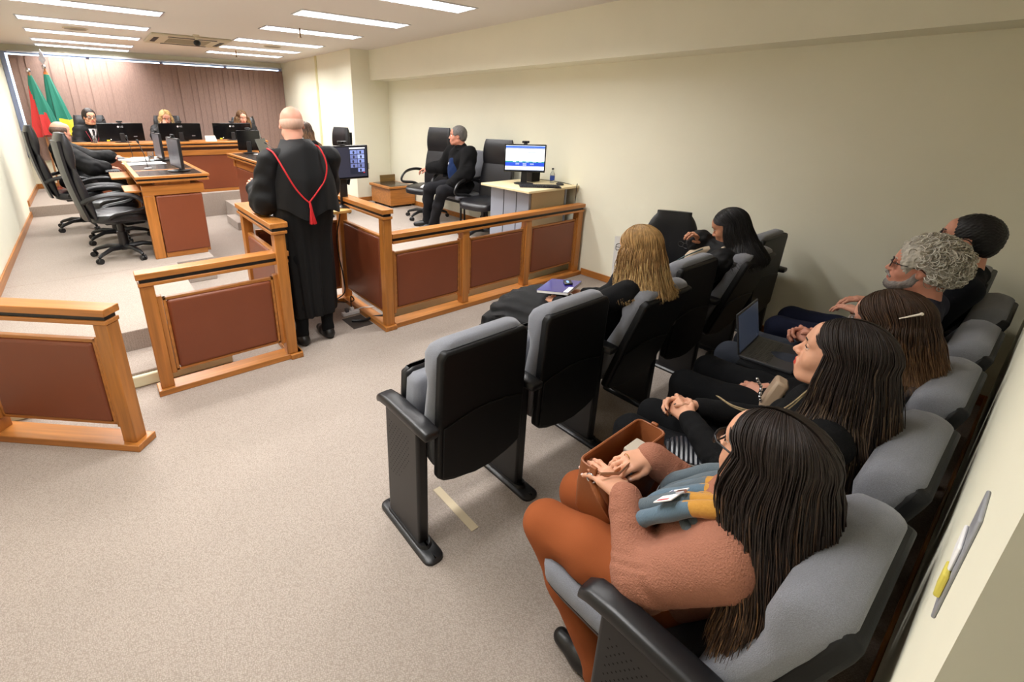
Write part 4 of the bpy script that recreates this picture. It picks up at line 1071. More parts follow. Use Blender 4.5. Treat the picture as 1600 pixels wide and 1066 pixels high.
# ---- hands -------------------------------------------------------------
def hand_field(f, M, side=1, curl=(.4, .5, .55, .6), thumb=(.5, .3), spread=.06, s=1.0, tips=None, thumb_in=.6):
    """hand local: wrist at origin, fingers towards +Y, palm facing -Z, thumb on +X*side. Adds to Field f (world)."""
    def W(p): return M @ (Vector(p) * s)
    f.cap(W((0, -.03, 0)), W((0, .015, 0)), .024 * s, .024 * s, k=.012)
    for i, (x, L) in enumerate(((.027, .088), (.009, .092), (-.009, .088), (-.025, .078))):
        f.cap(W((side * x * .55, .01, 0)), W((side * x, L * .95, .002)), .0155 * s, .0115 * s, k=.012)
    f.cap(W((side * .018, .02, -.006)), W((side * .022, .05, -.010)), .017 * s, .012 * s, k=.012)
    lens = ((.042, .026, .020), (.046, .030, .022), (.042, .028, .021), (.033, .021, .018)); rad = (.0086, .0088, .0084, .0074)
    tipM = []
    for i, x in enumerate((.027, .009, -.009, -.025)):
        L0 = (.088, .092, .088, .078)[i]
        p = Vector((side * x, L0 * .95, .002)); yaw = side * (1.5 - i) * -spread; c = curl[i] if not isinstance(curl, (int, float)) else curl
        a = c * .7; pts = [p.copy()]
        for j, L in enumerate(lens[i]):
            d = Vector((math.sin(-yaw) , math.cos(a), -math.sin(a))).normalized()
            p = p + d * L; pts.append(p.copy()); a += c * (1.25 if j == 0 else .8)
        r = rad[i]
        for j in range(3): f.cap(W(pts[j]), W(pts[j + 1]), (r - .0006 * j) * s, (r - .0006 * (j + 1)) * s, k=.004)
        f.ell(W(pts[1]), (r * 1.07 * s,) * 3, k=.004)
        tipM.append((W(pts[3]), (M.to_3x3() @ (pts[3] - pts[2])).normalized(), (M.to_3x3() @ Vector((0, math.sin(a - c * .8), math.cos(a - c * .8)))).normalized(), r))
    # thumb
    t0 = Vector((side * .020, .012, -.006)); ta = thumb[0]; d = Vector((side * math.sin(ta + .35), math.cos(ta + .35), -thumb_in * .6)).normalized()
    t1 = t0 + d * .040; d2 = Vector((side * math.sin(ta * .5), math.cos(ta * .5), -thumb_in)).normalized(); t2 = t1 + d2 * .032
    d3 = Vector((side * math.sin(ta * .2 - thumb[1]), math.cos(ta * .2 - thumb[1]), -thumb_in * .8)).normalized(); t3 = t2 + d3 * .024
    f.cap(W(t0), W(t1), .0145 * s, .0115 * s, k=.010); f.cap(W(t1), W(t2), .0108 * s, .0098 * s, k=.004); f.cap(W(t2), W(t3), .0096 * s, .0082 * s, k=.004)
    tipM.append((W(t3), (M.to_3x3() @ d3).normalized(), (M.to_3x3() @ Vector((side * .5, 0, .8))).normalized(), .0085))
    return tipM
def nails(tips, m_i, s=1.0):
    out = []
    for p, d, u, r in tips:
        u = (u - d * u.dot(d)).normalized(); v = d.cross(u)
        R = Matrix((v, d, u)).transposed()
        b = MB().ell(Vector(p) + u * r * .62 * s + d * .001, (r * .68 * s, r * .85 * s, r * .42 * s), R=R, nu=10, nv=6); out.append(mb_part(b, m_i))
    return out
def hand_matrix(wrist, fdir, palm):
    """fdir: finger direction, palm: direction the palm faces"""
    y = Vector(fdir).normalized(); z = -Vector(palm); z = (z - y * z.dot(y)).normalized(); x = y.cross(z)
    return Matrix.Translation(wrist) @ Matrix((x, y, z)).transposed().to_4x4()

# ---- hair --------------------------------------------------------------
def short_hair(M, s=1.0, thick=.008, front=.055, low=-.055, top=0.0, h=.004, messy=0, line=.062):
    """hair shell round the cranium; returns V, F. The face side is cut away."""
    f = Field()
    f.ell((0, -.014 * s, .034 * s), ((.076 + thick) * s, (.095 + thick) * s, (.085 + thick + top) * s), k=.01)
    f.ell((0, -.055 * s, -.01 * s), ((.066 + thick) * s, (.050 + thick) * s, (.060 + thick) * s), k=.02)
    if messy:
        r = random.Random(5)
        for i in range(messy):
            a = r.uniform(0, 2 * math.pi); e = r.uniform(-.5, 1.4)
            c = Vector((.080 * math.cos(e) * math.cos(a), -.02 + .098 * math.cos(e) * math.sin(a), .034 + .092 * math.sin(e)))
            if c.y > .055 and c.z < .07: continue
            f.ell(c * s, (r.uniform(.014, .026) * s, r.uniform(.014, .024) * s, r.uniform(.010, .018) * s), R=np.array(rotm(r.random() * 3, r.random() * 3, r.random() * 3)), k=.006)
    # carve face, forehead below the hair line, ears and lower neck
    f.ell((0, .118 * s, -.035 * s), (.075 * s, .075 * s, .105 * s), k=.006, sub=True)
    f.ell((0, .115 * s, line * s - .045 * s), (.068 * s, .05 * s, .055 * s), k=.006, sub=True)
    for sx in (-1, 1): f.ell((sx * .085 * s, .012 * s, -.035 * s), (.030 * s, .040 * s, .052 * s), k=.005, sub=True)
    f.ell((0, -.03 * s, -.150 * s), (.14 * s, .16 * s, (.150 + low) * s), k=.008, sub=True)
    return f.mesh(h, M, disp=wrinkle(.0016, 170, 5))

def long_hair(parent, M, mats, n=500, length=.40, s=1.0, seed=1, fan=.11, back=.06, part=.01, face=55, tipcol=.5, wave=.012, name='hair', drape=None, width=.0021, fwd=0.0, volume=.0):
    """strands that leave the parting, run over the cranium and hang; an inner sheet closes the gaps.
    mats: [root colour, mid colour, tip colour]"""
    r = random.Random(seed); N = 15
    Mr = M.to_3x3()
    fwdw = Mr @ Vector((0, 1, 0)); fwdw.z = 0; fwdw.normalize(); rightw = Vector((fwdw.y, -fwdw.x, 0))
    nbk = M @ Vector((0, -.05, -.19)); 
    def torso_push(q):
        if q.z > nbk.z + .09: return q
        u = min(1, (nbk.z + .09 - q.z) / .11); dx = (q - nbk).dot(rightw); dy = (q - nbk).dot(fwdw)
        A_, B_ = .06 + .155 * u, .06 + .075 * u; r_ = math.hypot(dx / A_, dy / B_)
        if r_ < 1: k_ = 1 / max(r_, .25); return q + rightw * dx * (k_ - 1) + fwdw * dy * (k_ - 1)
        return q
    def guide(phi, lay, L, jit=0):
        """phi: degrees round the head, 0 = front, 180 = back, sign = side (right +)"""
        a = math.radians(phi); sx = math.sin(a); cy = math.cos(a)
        th = .004 + .010 * lay + volume
        rx, ry, rz = (.076 + th), (.095 + th), (.085 + th)
        sg = 1 if phi >= 0 else -1
        yroot = .084 - .15 * max(0, min((abs(phi) - face) / (180 - face), 1)) ** .8
        r_u = Vector(((part + sg * .004) / rx, (yroot + .014) / ry, 0)); r_u.z = math.sqrt(max(0.01, 1 - r_u.x ** 2 - r_u.y ** 2)); r_u.normalize()
        ee = math.radians(-6); s_u = Vector((math.cos(ee) * sx, math.cos(ee) * cy, math.sin(ee)))
        pts = []
        for k in (0, .25, .5, .75, 1):
            d_ = r_u.slerp(s_u, k); pts.append(Vector((rx * d_.x, -.014 + ry * d_.y, .034 + rz * d_.z)))
        P = [M @ (p * s) for p in pts]
        end = P[-1]; out = (rightw * sx * 1.0 + fwdw * cy)
        hang = []
        Lh = L
        for i in range(1, 8):
            u = i / 7
            o = out * (fan * (u ** .7) * .35 + .0025 * math.sin(u * 9 + phi * .2 + jit)) - fwdw * (back * u ** 1.3) * (1 if abs(phi) > 70 else .35) + fwdw * fwd * u
            o += rightw * sx * wave * math.sin(u * 7 + phi * .13 + jit * 3) 
            q = end + o + Vector((0, 0, -Lh * u))
            q = (drape or torso_push)(q)
            hang.append(q)
        return P + hang
    parts = []
    # inner sheet
    phis = list(np.linspace(face + 4, 360 - face - 4, 34))
    rings = []
    G = []
    for ph in phis:
        p_ = ph if ph <= 180 else ph - 360
        G.append(catmull([Vector(q) for q in guide(p_, .1, length * .93)], 2))
    V = np.array([[tuple(q) for q in g] for g in G]); a_, b_ = V.shape[:2]
    F = []; mi = []
    for i in range(a_ - 1):
        for j in range(b_ - 1):
            F.append([i * b_ + j, i * b_ + j + 1, (i + 1) * b_ + j + 1, (i + 1) * b_ + j]); mi.append(0 if j / b_ < tipcol + .12 else 1)
    parts.append((V.reshape(-1, 3), F, mi))
    cap = MB().ell((0, -.014 * s, .036 * s), (.077 * s, .096 * s, .087 * s), nu=24, nv=14)
    # keep only the crown side of the cap
    vv = cap.v; cap.f = [f for f in cap.f if all((vv[i][1] < .045 * s or vv[i][2] > .10 * s) and vv[i][2] > -.02 * s for i in f)]; cap.m = [0] * len(cap.f)
    cap.xf(M); parts.append(mb_part(cap, 0))
    st = MB()
    for i in range(n):
        ph = r.uniform(face, 360 - face); p_ = ph if ph <= 180 else ph - 360
        L = length * (r.uniform(.72, 1.06) if r.random() < .6 else r.uniform(.92, 1.06)); g = guide(p_ + r.uniform(-3, 3), r.uniform(.2, 1.0), L, r.uniform(0, 2))
        j = Vector((r.gauss(0, .004), r.gauss(0, .004), 0))
        k = len(g); g = [q + j * min(1, t / 4) for t, q in enumerate(g)]
        P = catmull(g, 2); kk = len(P); wd = width * r.uniform(.5, 1.3) * s
        rr_ = [wd * (.5 + .5 * min(1, t / 3)) * (1 - .75 * max(0, (t / (kk - 1) - .6) / .4)) for t in range(kk)]
        o = len(st.f); st.tube(P, rr_, 4, 0, cap=False)
        jit = r.uniform(-.15, .15); hl = r.random()
        for q in range(o, len(st.f)):
            seg = (q - o) // 4 / (kk - 1) + jit
            st.m[q] = 2 if seg > tipcol + .22 and hl > .35 else (1 if seg > tipcol or (hl > .88 and seg > .38) else 0)
    parts.append((np.array(st.v), st.f, st.m))
    return np_mesh(name, parts, mats, parent)

# ---- bodies ------------------------------------------------------------
def arm_chain(f, sh, el, wr, r=(.052, .042, .030), k=.02):
    f.chain([sh, el, wr], r, k)
def wrinkle(amp, sc, seed=0, axis=None):
    def d(V):
        P = V * sc + seed
        q = np.sin(P[:, 0] * 1.3 + 2.1 * np.sin(P[:, 1] * .7) + P[:, 2] * .9) * np.sin(P[:, 2] * 1.7 + 1.3 * np.sin(P[:, 0] * .8)) + .6 * np.sin(P[:, 1] * 2.3 + P[:, 2] * 1.9 + np.sin(P[:, 0] * 2))
        c = V.mean(0); dirn = V - c; dirn[:, 2] *= .2; dirn /= np.linalg.norm(dirn, axis=1)[:, None] + 1e-6
        return V + dirn * (amp * q)[:, None]
    return d

def arm_folds(J, amp):
    def d(V):
        V = V.copy()
        for q in 'LR':
            for a, b, c0, c1 in ((J['sh' + q], J['el' + q], .25, 1.0), (J['el' + q], J['wr' + q], 0.0, 1.0)):
                a, b = np.array(a), np.array(b); ab = b - a; L = np.linalg.norm(ab); u = ab / L
                rel = V - a; t = rel @ u; rad = rel - t[:, None] * u; rl = np.linalg.norm(rad, axis=1) + 1e-6
                m = (t > -.01) & (t < L + .01) & (rl < .105)
                tn = t / L; w_ = np.exp(-((tn - (1.0 if c0 > 0 else .0)) / .38) ** 2) + (.55 * np.exp(-((tn - .85) / .25) ** 2) if c0 == 0 else 0)
                ang = np.arctan2(rad @ np.cross(u, [0, 0, 1.0]), rad[:, 2])
                s_ = np.sin(t / .0062 + 2.2 * np.sin(ang * 1.0 + 5 * tn) + 1.1 * np.sin(ang * 2 + tn * 9)) * (.55 + .45 * np.sin(ang * 1.5 + tn * 13))
                V[m] += (rad / rl[:, None] * (amp * w_ * (.3 + .7 * s_) * np.clip(rl / .03, 0, 1))[:, None])[m]
        return V
    return d

class Person:
    """joints in world space. J: dict with pelvis, chest, neck, shL shR elL elR wrL wrR hipL hipR knL knR anL anR"""
    def __init__(s, label, base, J, head, yaw, pitch, roll=0, skin=None, female=False, hs=1.0, lips=None, haircol=None, hand=(None, None), browcol=None, near=True, look=(0, 0), nail=None, brows=True, full=1.0, name_='person'):
        s.t = thing('person', label, 'person', base); s.J = {k: Vector(v) for k, v in J.items()}; s.M = head_matrix(head, yaw, pitch, roll); s.hs = hs; s.near = near; s.female = female
        h = .0036 if near else .006
        hv, hf = head_field(female, hs, full=full).mesh(h * .9, s.M)
        Mi = np.array(s.M.inverted()); cen = hv[hf].mean(1); loc = cen @ Mi[:3, :3].T + Mi[:3, 3]; loc /= hs
        lip = (((loc[:, 0] / .027) ** 2 + ((loc[:, 2] + .061) / .0115) ** 2) < 1) & (loc[:, 1] > .080)
        parts = [(hv, hf, lip.astype(int))]
        parts += face_parts(s.M, hs, brows, look=look, lids=near)
        # body under the clothes: one surface with limbs
        J = s.J; f = Field()
        nk = s.M @ Vector((0, -.045 * hs, -.15 * hs))
        f.cap(nk, J['chest'] + Vector((0, 0, .06)), .05, .07, k=.04)
        f.cap(J['shL'], J['shR'], .045, .045, k=.05); f.cap(J['chest'], J['pelvis'], .105, .115, k=.06)
        for q in 'LR':
            f.chain([J['sh' + q], J['el' + q], J['wr' + q]], [.040, .034, .024], k=.02)
            f.chain([J['hip' + q], J['kn' + q], J['an' + q]], [.070, .048, .036], k=.03)
        bv, bf = f.mesh(.010); parts.append((bv, bf, 0))
        tipsall = []
        for q, hd in zip('LR', hand):
            if hd is None: hd = dict(f=(s.J['wr' + q] - s.J['el' + q]), p=(0, 0, -1), curl=.4)
            m = hand_matrix(J['wr' + q], hd['f'], hd['p']); g = Field(); side = 1 if q == 'L' else -1
            g.cap(J['wr' + q] + (J['el' + q] - J['wr' + q]) * .25, J['wr' + q], .030, .024, k=.01)
            tips = hand_field(g, m, side, hd.get('curl', .4), hd.get('thumb', (.5, .2)), hd.get('spread', .05), hd.get('s', .95 if female else 1.05), thumb_in=hd.get('tin', .5))
            v, fc = g.mesh(.0026 if near else .005); parts.append((v, fc, 0))
            if nail: parts += nails(tips, 5, hd.get('s', .95))
        s.body = np_mesh('body', parts, [skin or SK_F, lips or LIPN, EYEW, IRIS, browcol or haircol or IRIS, nail or NAILN], s.t)
        s.body['label'] = 'face, neck and hands'
        del s.body['label']
    def torso(s, name, m, sleeves=True, legs=False, ex=.012, h=.009, amp=.002, sc=26, wide=0., cuff=.9, neck=True, hips=True, disp=None, arm=(.056, .048, .036), bust=False, fold=.0045):
        J = s.J; f = Field(); fw_ = (s.J['fw'] if 'fw' in J else Vector((0, 1, 0))); 
        side = (J['shR'] - J['shL']).normalized()
        top = J['chest'] + Vector((0, 0, .10))
        R = np.array(Matrix((side, Vector((0, 0, 1)).cross(side), Vector((0, 0, 1)))).transposed())
        f.ell(J['chest'], (.155 + ex + wide, .10 + ex + wide * .6, .165), R=R, k=.05)
        f.ell(J['chest'].lerp(J['pelvis'], .5), (.135 + ex + wide, .10 + ex + wide, .16), R=R, k=.06)
        if hips: f.ell(J['pelvis'], (.165 + ex + wide, .12 + ex + wide * .5, .12), R=R, k=.06)
        f.cap(J['shL'] + (J['shR'] - J['shL']) * .06, J['shR'] + (J['shL'] - J['shR']) * .06, .050 + ex, .050 + ex, k=.05)
        if neck: f.cap(J['chest'] + Vector((0, 0, .10)), s.M @ Vector((0, -.04 * s.hs, -.135 * s.hs)), .075 + ex, .055 + ex * .5, k=.04)
        if bust:
            fwd = Vector((0, 0, 1)).cross(side)
            for q in (-1, 1): f.ell(J['chest'] + fwd * .085 + side * q * .075 + Vector((0, 0, -.01)), (.062, .062, .065), k=.04)
        if sleeves:
            for q in 'LR':
                w_ = J['el' + q].lerp(J['wr' + q], cuff)
                f.chain([J['sh' + q], J['el' + q], w_], [arm[0] + ex, arm[1] + ex, arm[2] + ex * .6], k=.03)
        if legs: s._legs(f, ex)
        w0 = wrinkle(amp, sc, len(name) % 7); folds = arm_folds(J, fold)
        v, fc = f.mesh(h, disp=disp or (lambda V: folds(w0(V))))
        return np_mesh(name, [(v, fc, 0)], [m], s.t)
    def _legs(s, f, ex, w=0):
        J = s.J
        f.ell(J['pelvis'], (.155 + ex, .125 + ex, .105), k=.06)
        for q in 'LR':
            f.chain([J['hip' + q], J['hip' + q].lerp(J['kn' + q], .5), J['kn' + q]], [.086 + ex, .076 + ex, .060 + ex], k=.03)
            f.chain([J['kn' + q], J['kn' + q].lerp(J['an' + q], .4), J['an' + q]], [.058 + ex, .056 + ex, .045 + ex + w], k=.03)
            f.cap(J['an' + q], J['an' + q] - Vector((0, 0, .045)), .045 + ex + w, .045 + ex + w, k=.02)
    def legs(s, name, m, ex=.008, h=.010, amp=.0018, sc=24):
        f = Field(); s._legs(f, ex); v, fc = f.mesh(h, disp=wrinkle(amp, sc, 3)); return np_mesh(name, [(v, fc, 0)], [m], s.t)
    def shoes(s, m, dirn, h=.007):
        for q in 'LR':
            v, fc = s._shoe(q, dirn, h); np_mesh('shoe', [(v, fc, 0)], [m], s.t)
    def _shoe(s, qq, dirn, h):
        f = Field(); d = Vector(dirn).normalized()
        for q in (qq,):
            a = s.J['an' + q]; g = Vector((a.x, a.y, a.z - .055))
            f.cap(g - d * .03, g + d * .08, .040, .038, k=.03); f.cap(g + d * .08 - Vector((0, 0, .008)), g + d * .16 - Vector((0, 0, .01)), .038, .030, k=.03); f.cap(g, a, .04, .042, k=.03)
        v, fc = f.mesh(h); zmin = min(s.J['anL'].z, s.J['anR'].z) - .092
        v[:, 2] = np.maximum(v[:, 2], zmin + .002)
        return v, fc
    def hair_short(s, m, **k):
        v, f = short_hair(s.M, s.hs, **k); return np_mesh('hair', [(v, f, 0)], [m], s.t)

def seated(x, hy, seatz, face=0, lean=.0, scale=1.0, knee=.0, knees_out=.09, shw=.175, head_h=None, foot=.0, floor=0, slump=0):
    """default joints for someone seated; face: heading in radians, 0 = +Y, positive turns left. (x, hy) hip point."""
    z = seatz; S = scale
    loc = dict(pelvis=(0, 0, z + .10), chest=(0, -.02 - lean * .35, z + .10 + .32 * S), shL=(-shw, -.03 - lean * .42, z + .10 + .42 * S), shR=(shw, -.03 - lean * .42, z + .10 + .42 * S),
               hipL=(-.09, .02, z + .08), hipR=(.09, .02, z + .08), knL=(-knees_out, .46 * S + knee, z + .075), knR=(knees_out, .46 * S + knee, z + .075),
               anL=(-knees_out, .44 * S + knee + foot, floor + .09), anR=(knees_out, .44 * S + knee + foot, floor + .09),
               elL=(-.23, .05, z + .24), elR=(.23, .05, z + .24), wrL=(-.08, .27, z + .20), wrR=(.08, .27, z + .20))
    R = Matrix.Rotation(face, 3, 'Z'); o = Vector((x, hy, 0))
    J = {k: (R @ Vector((v[0], v[1], 0))) + o + Vector((0, 0, v[2])) for k, v in loc.items()}
    return J

HB = hair_mat('dark_brown_hair', rgb(34, 24, 20)); HB2 = hair_mat('brown_hair_mid', rgb(62, 44, 32)); HB3 = hair_mat('light_brown_tips', rgb(120, 96, 68))
HBK = hair_mat('black_hair', rgb(16, 14, 15), .2); HBK2 = hair_mat('black_hair_sheen', rgb(26, 24, 26), .2)
HBL = hair_mat('golden_blonde_hair', rgb(168, 132, 84)); HBL2 = hair_mat('blonde_mid', rgb(138, 104, 64)); HBL3 = hair_mat('blonde_tips', rgb(198, 166, 114))
HBR = hair_mat('chestnut_hair', rgb(58, 38, 24)); HBR2 = hair_mat('chestnut_mid', rgb(92, 64, 40)); HBR3 = hair_mat('chestnut_tips', rgb(122, 90, 60))
HGR = hair_mat('silver_grey_hair', rgb(176, 170, 158), .3); HGR2 = hair_mat('silver_mid', rgb(138, 130, 112), .3); HGR3 = hair_mat('silver_light', rgb(214, 210, 202), .2)
HSG = hair_mat('short_grey_hair', rgb(96, 92, 90)); HCR = hair_mat('cropped_white_hair', rgb(206, 168, 150), .06)
BROWND = mat('brown_brow', rgb(50, 34, 26), .6)
def fcloth(name, col, sc=300, b=.3): return mat(name, col, .9, spec=.2, bump=(sc, b, (1, 1, 1)), noise=(sc, .06, (1, 1, 1)))
PINK = fcloth('pink_knit', rgb(163, 110, 90), 240, 1.0); RUST = fcloth('rust_cotton', rgb(146, 78, 42), 700, .15); BLKN = fcloth('black_knit', rgb(10, 10, 12)); BLKT = fcloth('black_trousers', rgb(11, 12, 15))
GREYT = fcloth('charcoal_jeans', rgb(54, 58, 68)); NAVY = fcloth('navy_suit', rgb(20, 24, 44)); SLATE = fcloth('slate_jacket', rgb(48, 50, 64)); ROBE = mat('black_robe_cloth', rgb(12, 12, 14), .7, spec=.25, bump=(160, .08, (1, 1, 1)))
SHIRT = fcloth('white_shirt', rgb(225, 225, 232)); SHOE = mat('black_shoe_leather', rgb(12, 12, 13), .4)

def joints(x, hy, C, face, seatz, floor=0.0, shw=.165, knee=.44, ko=.10, foot=.02, drop=.185, shback=.01, el=None, wr=None, kz=.07, ldx=0):
    """seated joints; C = head centre (world)."""
    R = Matrix.Rotation(face, 3, 'Z'); o = Vector((x, hy, 0)); C = Vector(C)
    f = R @ Vector((0, 1, 0)); r = R @ Vector((1, 0, 0))
    nb = Vector((C.x, C.y, C.z - drop)) - f * .035
    J = dict(pelvis=o + Vector((0, 0, seatz + .095)), chest=nb.lerp(o + Vector((0, 0, seatz + .095)), .28) , shL=nb - r * shw - f * shback + Vector((0, 0, -.01)), shR=nb + r * shw - f * shback + Vector((0, 0, -.01)),
             hipL=o - r * .09 + Vector((0, 0, seatz + .08)), hipR=o + r * .09 + Vector((0, 0, seatz + .08)), knL=o - r * ko + f * knee + Vector((0, 0, seatz + kz)), knR=o + r * ko + f * knee + Vector((0, 0, seatz + kz)))
    for q in 'LR': J['an' + q] = Vector((J['kn' + q].x, J['kn' + q].y, floor + .095)) + f * foot
    J['elL'] = J['shL'] + Vector((0, 0, -.24)) + f * .10 - r * .05; J['elR'] = J['shR'] + Vector((0, 0, -.24)) + f * .10 + r * .05
    J['wrL'] = J['elL'] + f * .22 + r * .10; J['wrR'] = J['elR'] + f * .22 - r * .10
    if el: J['elL'], J['elR'] = Vector(el[0]), Vector(el[1])
    if wr: J['wrL'], J['wrR'] = Vector(wr[0]), Vector(wr[1])
    J['fw'] = f
    return J
def mesh_box_part(parent, name, m, c, size, R=None, bevel=.003): return MB().obox(c, size, R).build(name, m, parent, bevel=bevel)

# ------------------------------------------------ back row -------------------
SZ = .445
# 1: woman in the pink jumper
C = (1.10, .25, 1.0)
J = joints(1.09, .42, C, .10, SZ, knee=.335, ko=.10, foot=-.25, kz=.03, shback=-.045, el=((.905, .40, .625), (1.30, .38, .62)), wr=((.995, .520, .745), (1.165, .555, .775)))
P = Person('woman in pink jumper and rust trousers with patterned scarf, hands on a brown handbag', (1.09, .40, 0), J, C, -.20, .06, skin=SK_F, female=True, haircol=HB, lips=LIPN, nail=NAILN,
           hand=(dict(f=(.05, .85, .15), p=(.2, .1, -.95), curl=.35, thumb=(.4, .1)), dict(f=(-.92, .30, -.02), p=(.0, .1, -.99), curl=(.30, .35, .40, .45), thumb=(.15, .1), tin=.25)))
P.torso('jumper', PINK, ex=.012, amp=.0012, sc=30, fold=.0045, cuff=.97, bust=True, h=.008, arm=(.060, .052, .038))
b = MB()
for q in 'LR':
    e, w_ = J['el' + q], J['wr' + q]; d = (w_ - e).normalized()
    for k in range(9): b.tube([w_ - d * (.062 - k * .0068), w_ - d * (.0595 - k * .0068)], .0385 - .0002 * k, 18)
    b.tube([w_ - d * .068, w_ - d * .004], .0365, 18)
b.build('cuff', PINK, P.t)
P.legs('trousers', RUST, ex=.014, amp=.0015); P.shoes(SHOE, (0, 1, 0))
def p1_drape(q):
    if q.z > .93: return q
    t_ = min(1, (.93 - q.z) / .16); y2 = .075 + .175 * min(1, max(0, (q.y - .10) / .26)); x2 = 1.10 + (q.x - 1.10) * (1 + .5 * t_)
    return Vector((x2, q.y + (y2 - q.y) * t_, q.z))
long_hair(P.t, P.M, [HB, HB2, HBR3], n=2600, length=.42, seed=3, fan=.17, back=.0, drape=p1_drape, width=.0017, part=.0, face=62, tipcol=.66, wave=.008)
glasses(P.t, P.M, BPLAST, rr=1.5)
SC1 = mat('scarf_grey_blue', rgb(84, 98, 108), .95, sheen=.3, bump=(120, .5, (1, 6, 1))); SC2 = mat('scarf_mustard', rgb(190, 136, 52), .95, sheen=.3, bump=(160, .4, (1, 1, 1))); SC3 = mat('scarf_rust', rgb(150, 82, 48), .95, sheen=.3, bump=(160, .4, (1, 1, 1))); SC4 = mat('scarf_light_blue', rgb(88, 112, 130), .95, sheen=.3, bump=(120, .5, (1, 6, 1)))
def scarf(parent, M, ring_c, rx, ry, tail, mats, pick, R_=None, name='scarf', rr=.034, seed=1):
    r = random.Random(seed); mb = MB()
    for w_ in range(4):
        pts = []
        for a in np.linspace(0, 2 * math.pi, 15):
            pts.append(Vector((ring_c[0] + (rx + .012 * w_) * math.cos(a), ring_c[1] + (ry + .014 * w_) * math.sin(a) - .0 , ring_c[2] - .022 * w_ + .012 * math.sin(a * 2 + w_) - .035 * max(0, math.sin(a)))))
        P_ = catmull(pts, 3); o = len(mb.f); mb.tube(P_, [rr * (.85 + .2 * math.sin(i * .6 + w_)) for i in range(len(P_))], 12)
        for q in range(o, len(mb.f)): mb.m[q] = pick(w_, (q - o) / (len(mb.f) - o))
    for ti, tl in enumerate(tail):
        P_ = catmull(tl, 5); o = len(mb.f); mb.tube(P_, [rr * (1 + .07 * math.sin(i * .9 + ti)) for i in range(len(P_))], 12, flat=1.0)
        for q in range(o, len(mb.f)): mb.m[q] = pick(4 + ti, (q - o) / (len(mb.f) - o))
    return mb.build(name, mats, parent, angle=70)
tails = []
for k in range(9):
    x_ = .972 + .028 * k; o_ = .012 * math.sin(k * 2.1)
    tails.append([(1.09 + (x_ - 1.09) * .75, .285, .885), (x_ + .01, .345 + o_, .855), (x_, .40 + o_ + .012 * (k % 2), .80), (x_ - .005, .455 + o_ + .012 * (k % 2), .735), (x_ - .008, .482 + o_, .665), (x_ - .012, .488 + o_, .60 + .02 * math.cos(k))])
def scarf_col(w_, u):
    if w_ < 4: return 2 if (u > .76 or u < .12) else 1 if (u > .64 or u < .20) else 0
    return 1 if u < .20 else ([3, 0, 0, 3, 0, 3, 0, 0, 0][w_ - 4] if u < .62 else [2, 2, 2, 3, 0, 0, 3, 0, 2][w_ - 4])
scarf(P.t, None, (1.09, .265, .865), .088, .095, tails, [SC1, SC2, SC3, SC4], scarf_col, rr=.0205)
bd = MB().obox((0, 0, 0), (.086, .003, .054)).build('visitor_badge', WHITEP, P.t, bevel=.001, world=False)
bM = Matrix.Translation(Vector((.995, .402, .843)) - Vector((1.09, .40, 0))) @ Matrix.Rotation(-.15, 4, 'Z') @ Matrix.Rotation(.80, 4, "X") @ Matrix.Rotation(.15, 4, "Y")
bd.matrix_local = bM; bd['label'] = 'white visitor badge clipped to the scarf'
# badge faces away from the chest (towards +Y local)
b = MB(); b.box(-.038, -.030, .0016, .0022, -.018, .015); b.build('red_print', mat('badge_red', rgb(200, 60, 70), .5), bd, world=False)
b = MB(); b.box(.004, .038, .0016, .0022, -.020, -.016); b.box(.004, .03, .0016, .0022, -.013, -.010); b.build('blue_print', mat('badge_blue', rgb(70, 90, 150), .5), bd, world=False)
MB().box(-.006, .006, .0016, .008, .020, .045).build('clip', CHROME, bd, world=False)
MB().tube([Vector((J['wrR'] + Vector((-.075, .03, .012)))) + Vector((.009 * math.cos(a) * .2, .0095 * math.cos(a), .0095 * math.sin(a))) for a in np.linspace(0, 6.3, 14)], .0012, 6).build('ring', mat('gold', rgb(220, 170, 80), .2, 1.0), P.t)
# handbag
BAGL = mat('cognac_leather', rgb(142, 82, 44), .5, bump=(300, .2, (1, 1, 1)), noise=(5, .08, (1, 1, 1))); BAGI = mat('bag_lining', rgb(70, 40, 24), .8)
t = thing('handbag', 'open tan brown leather handbag on the lap of the woman in the pink jumper', 'handbag', (1.15, .625, .545), .02)
B = lambda b, n, m, p=t, **k: b.build(n, m, p, world=False, **k)
def bagring(z, hx, y0, y1, r=.02): return rrect(hx, y0, y1, z, r, 4)
outer = [(0, .125, -.055, .065), (.02, .135, -.065, .075), (.12, .15, -.06, .07), (.225, .165, -.045, .055)]
inner = [(.225, .159, -.040, .050), (.14, .146, -.05, .06), (.03, .12, -.05, .06)]
B(MB().loft([bagring(z, hx, a, c) for z, hx, a, c in outer + inner], cap=True), 'bag_body', BAGL, angle=60)
B(MB().loft([bagring(z, hx, a, c) for z, hx, a, c in ((.235, .171, -.039, .049), (.236, .168, -.036, .046))]), 'lining', BAGI) if False else None
b = MB(); b.tube(bagring(.225, .162, -.043, .053)[:] + [bagring(.225, .162, -.043, .053)[0]], .004, 6); B(b, 'rim_piping', BAGL)
for s in (-1, 1):
    rg = MB().tube([Vector((s * .170, .0, .20)) + Vector((.004 * s, .014 * math.cos(a), .014 * math.sin(a))) for a in np.linspace(0, 6.3, 18)], .0028, 8, cap=False)
    B(rg, 'metal_ring', CHROME)
    B(MB().obox((s * .166, 0, .222), (.012, .022, .03)), 'ring_tab', BAGL, bevel=.003)
B(MB().tube(catmull([(-.170, 0, .19), (-.18, -.05, .15), (-.13, -.075, .07), (-.02, -.078, .04), (.09, -.076, .09), (.15, -.06, .16), (.170, 0, .19)], 6), .006, 6, flat=1.8), 'strap', BAGL)
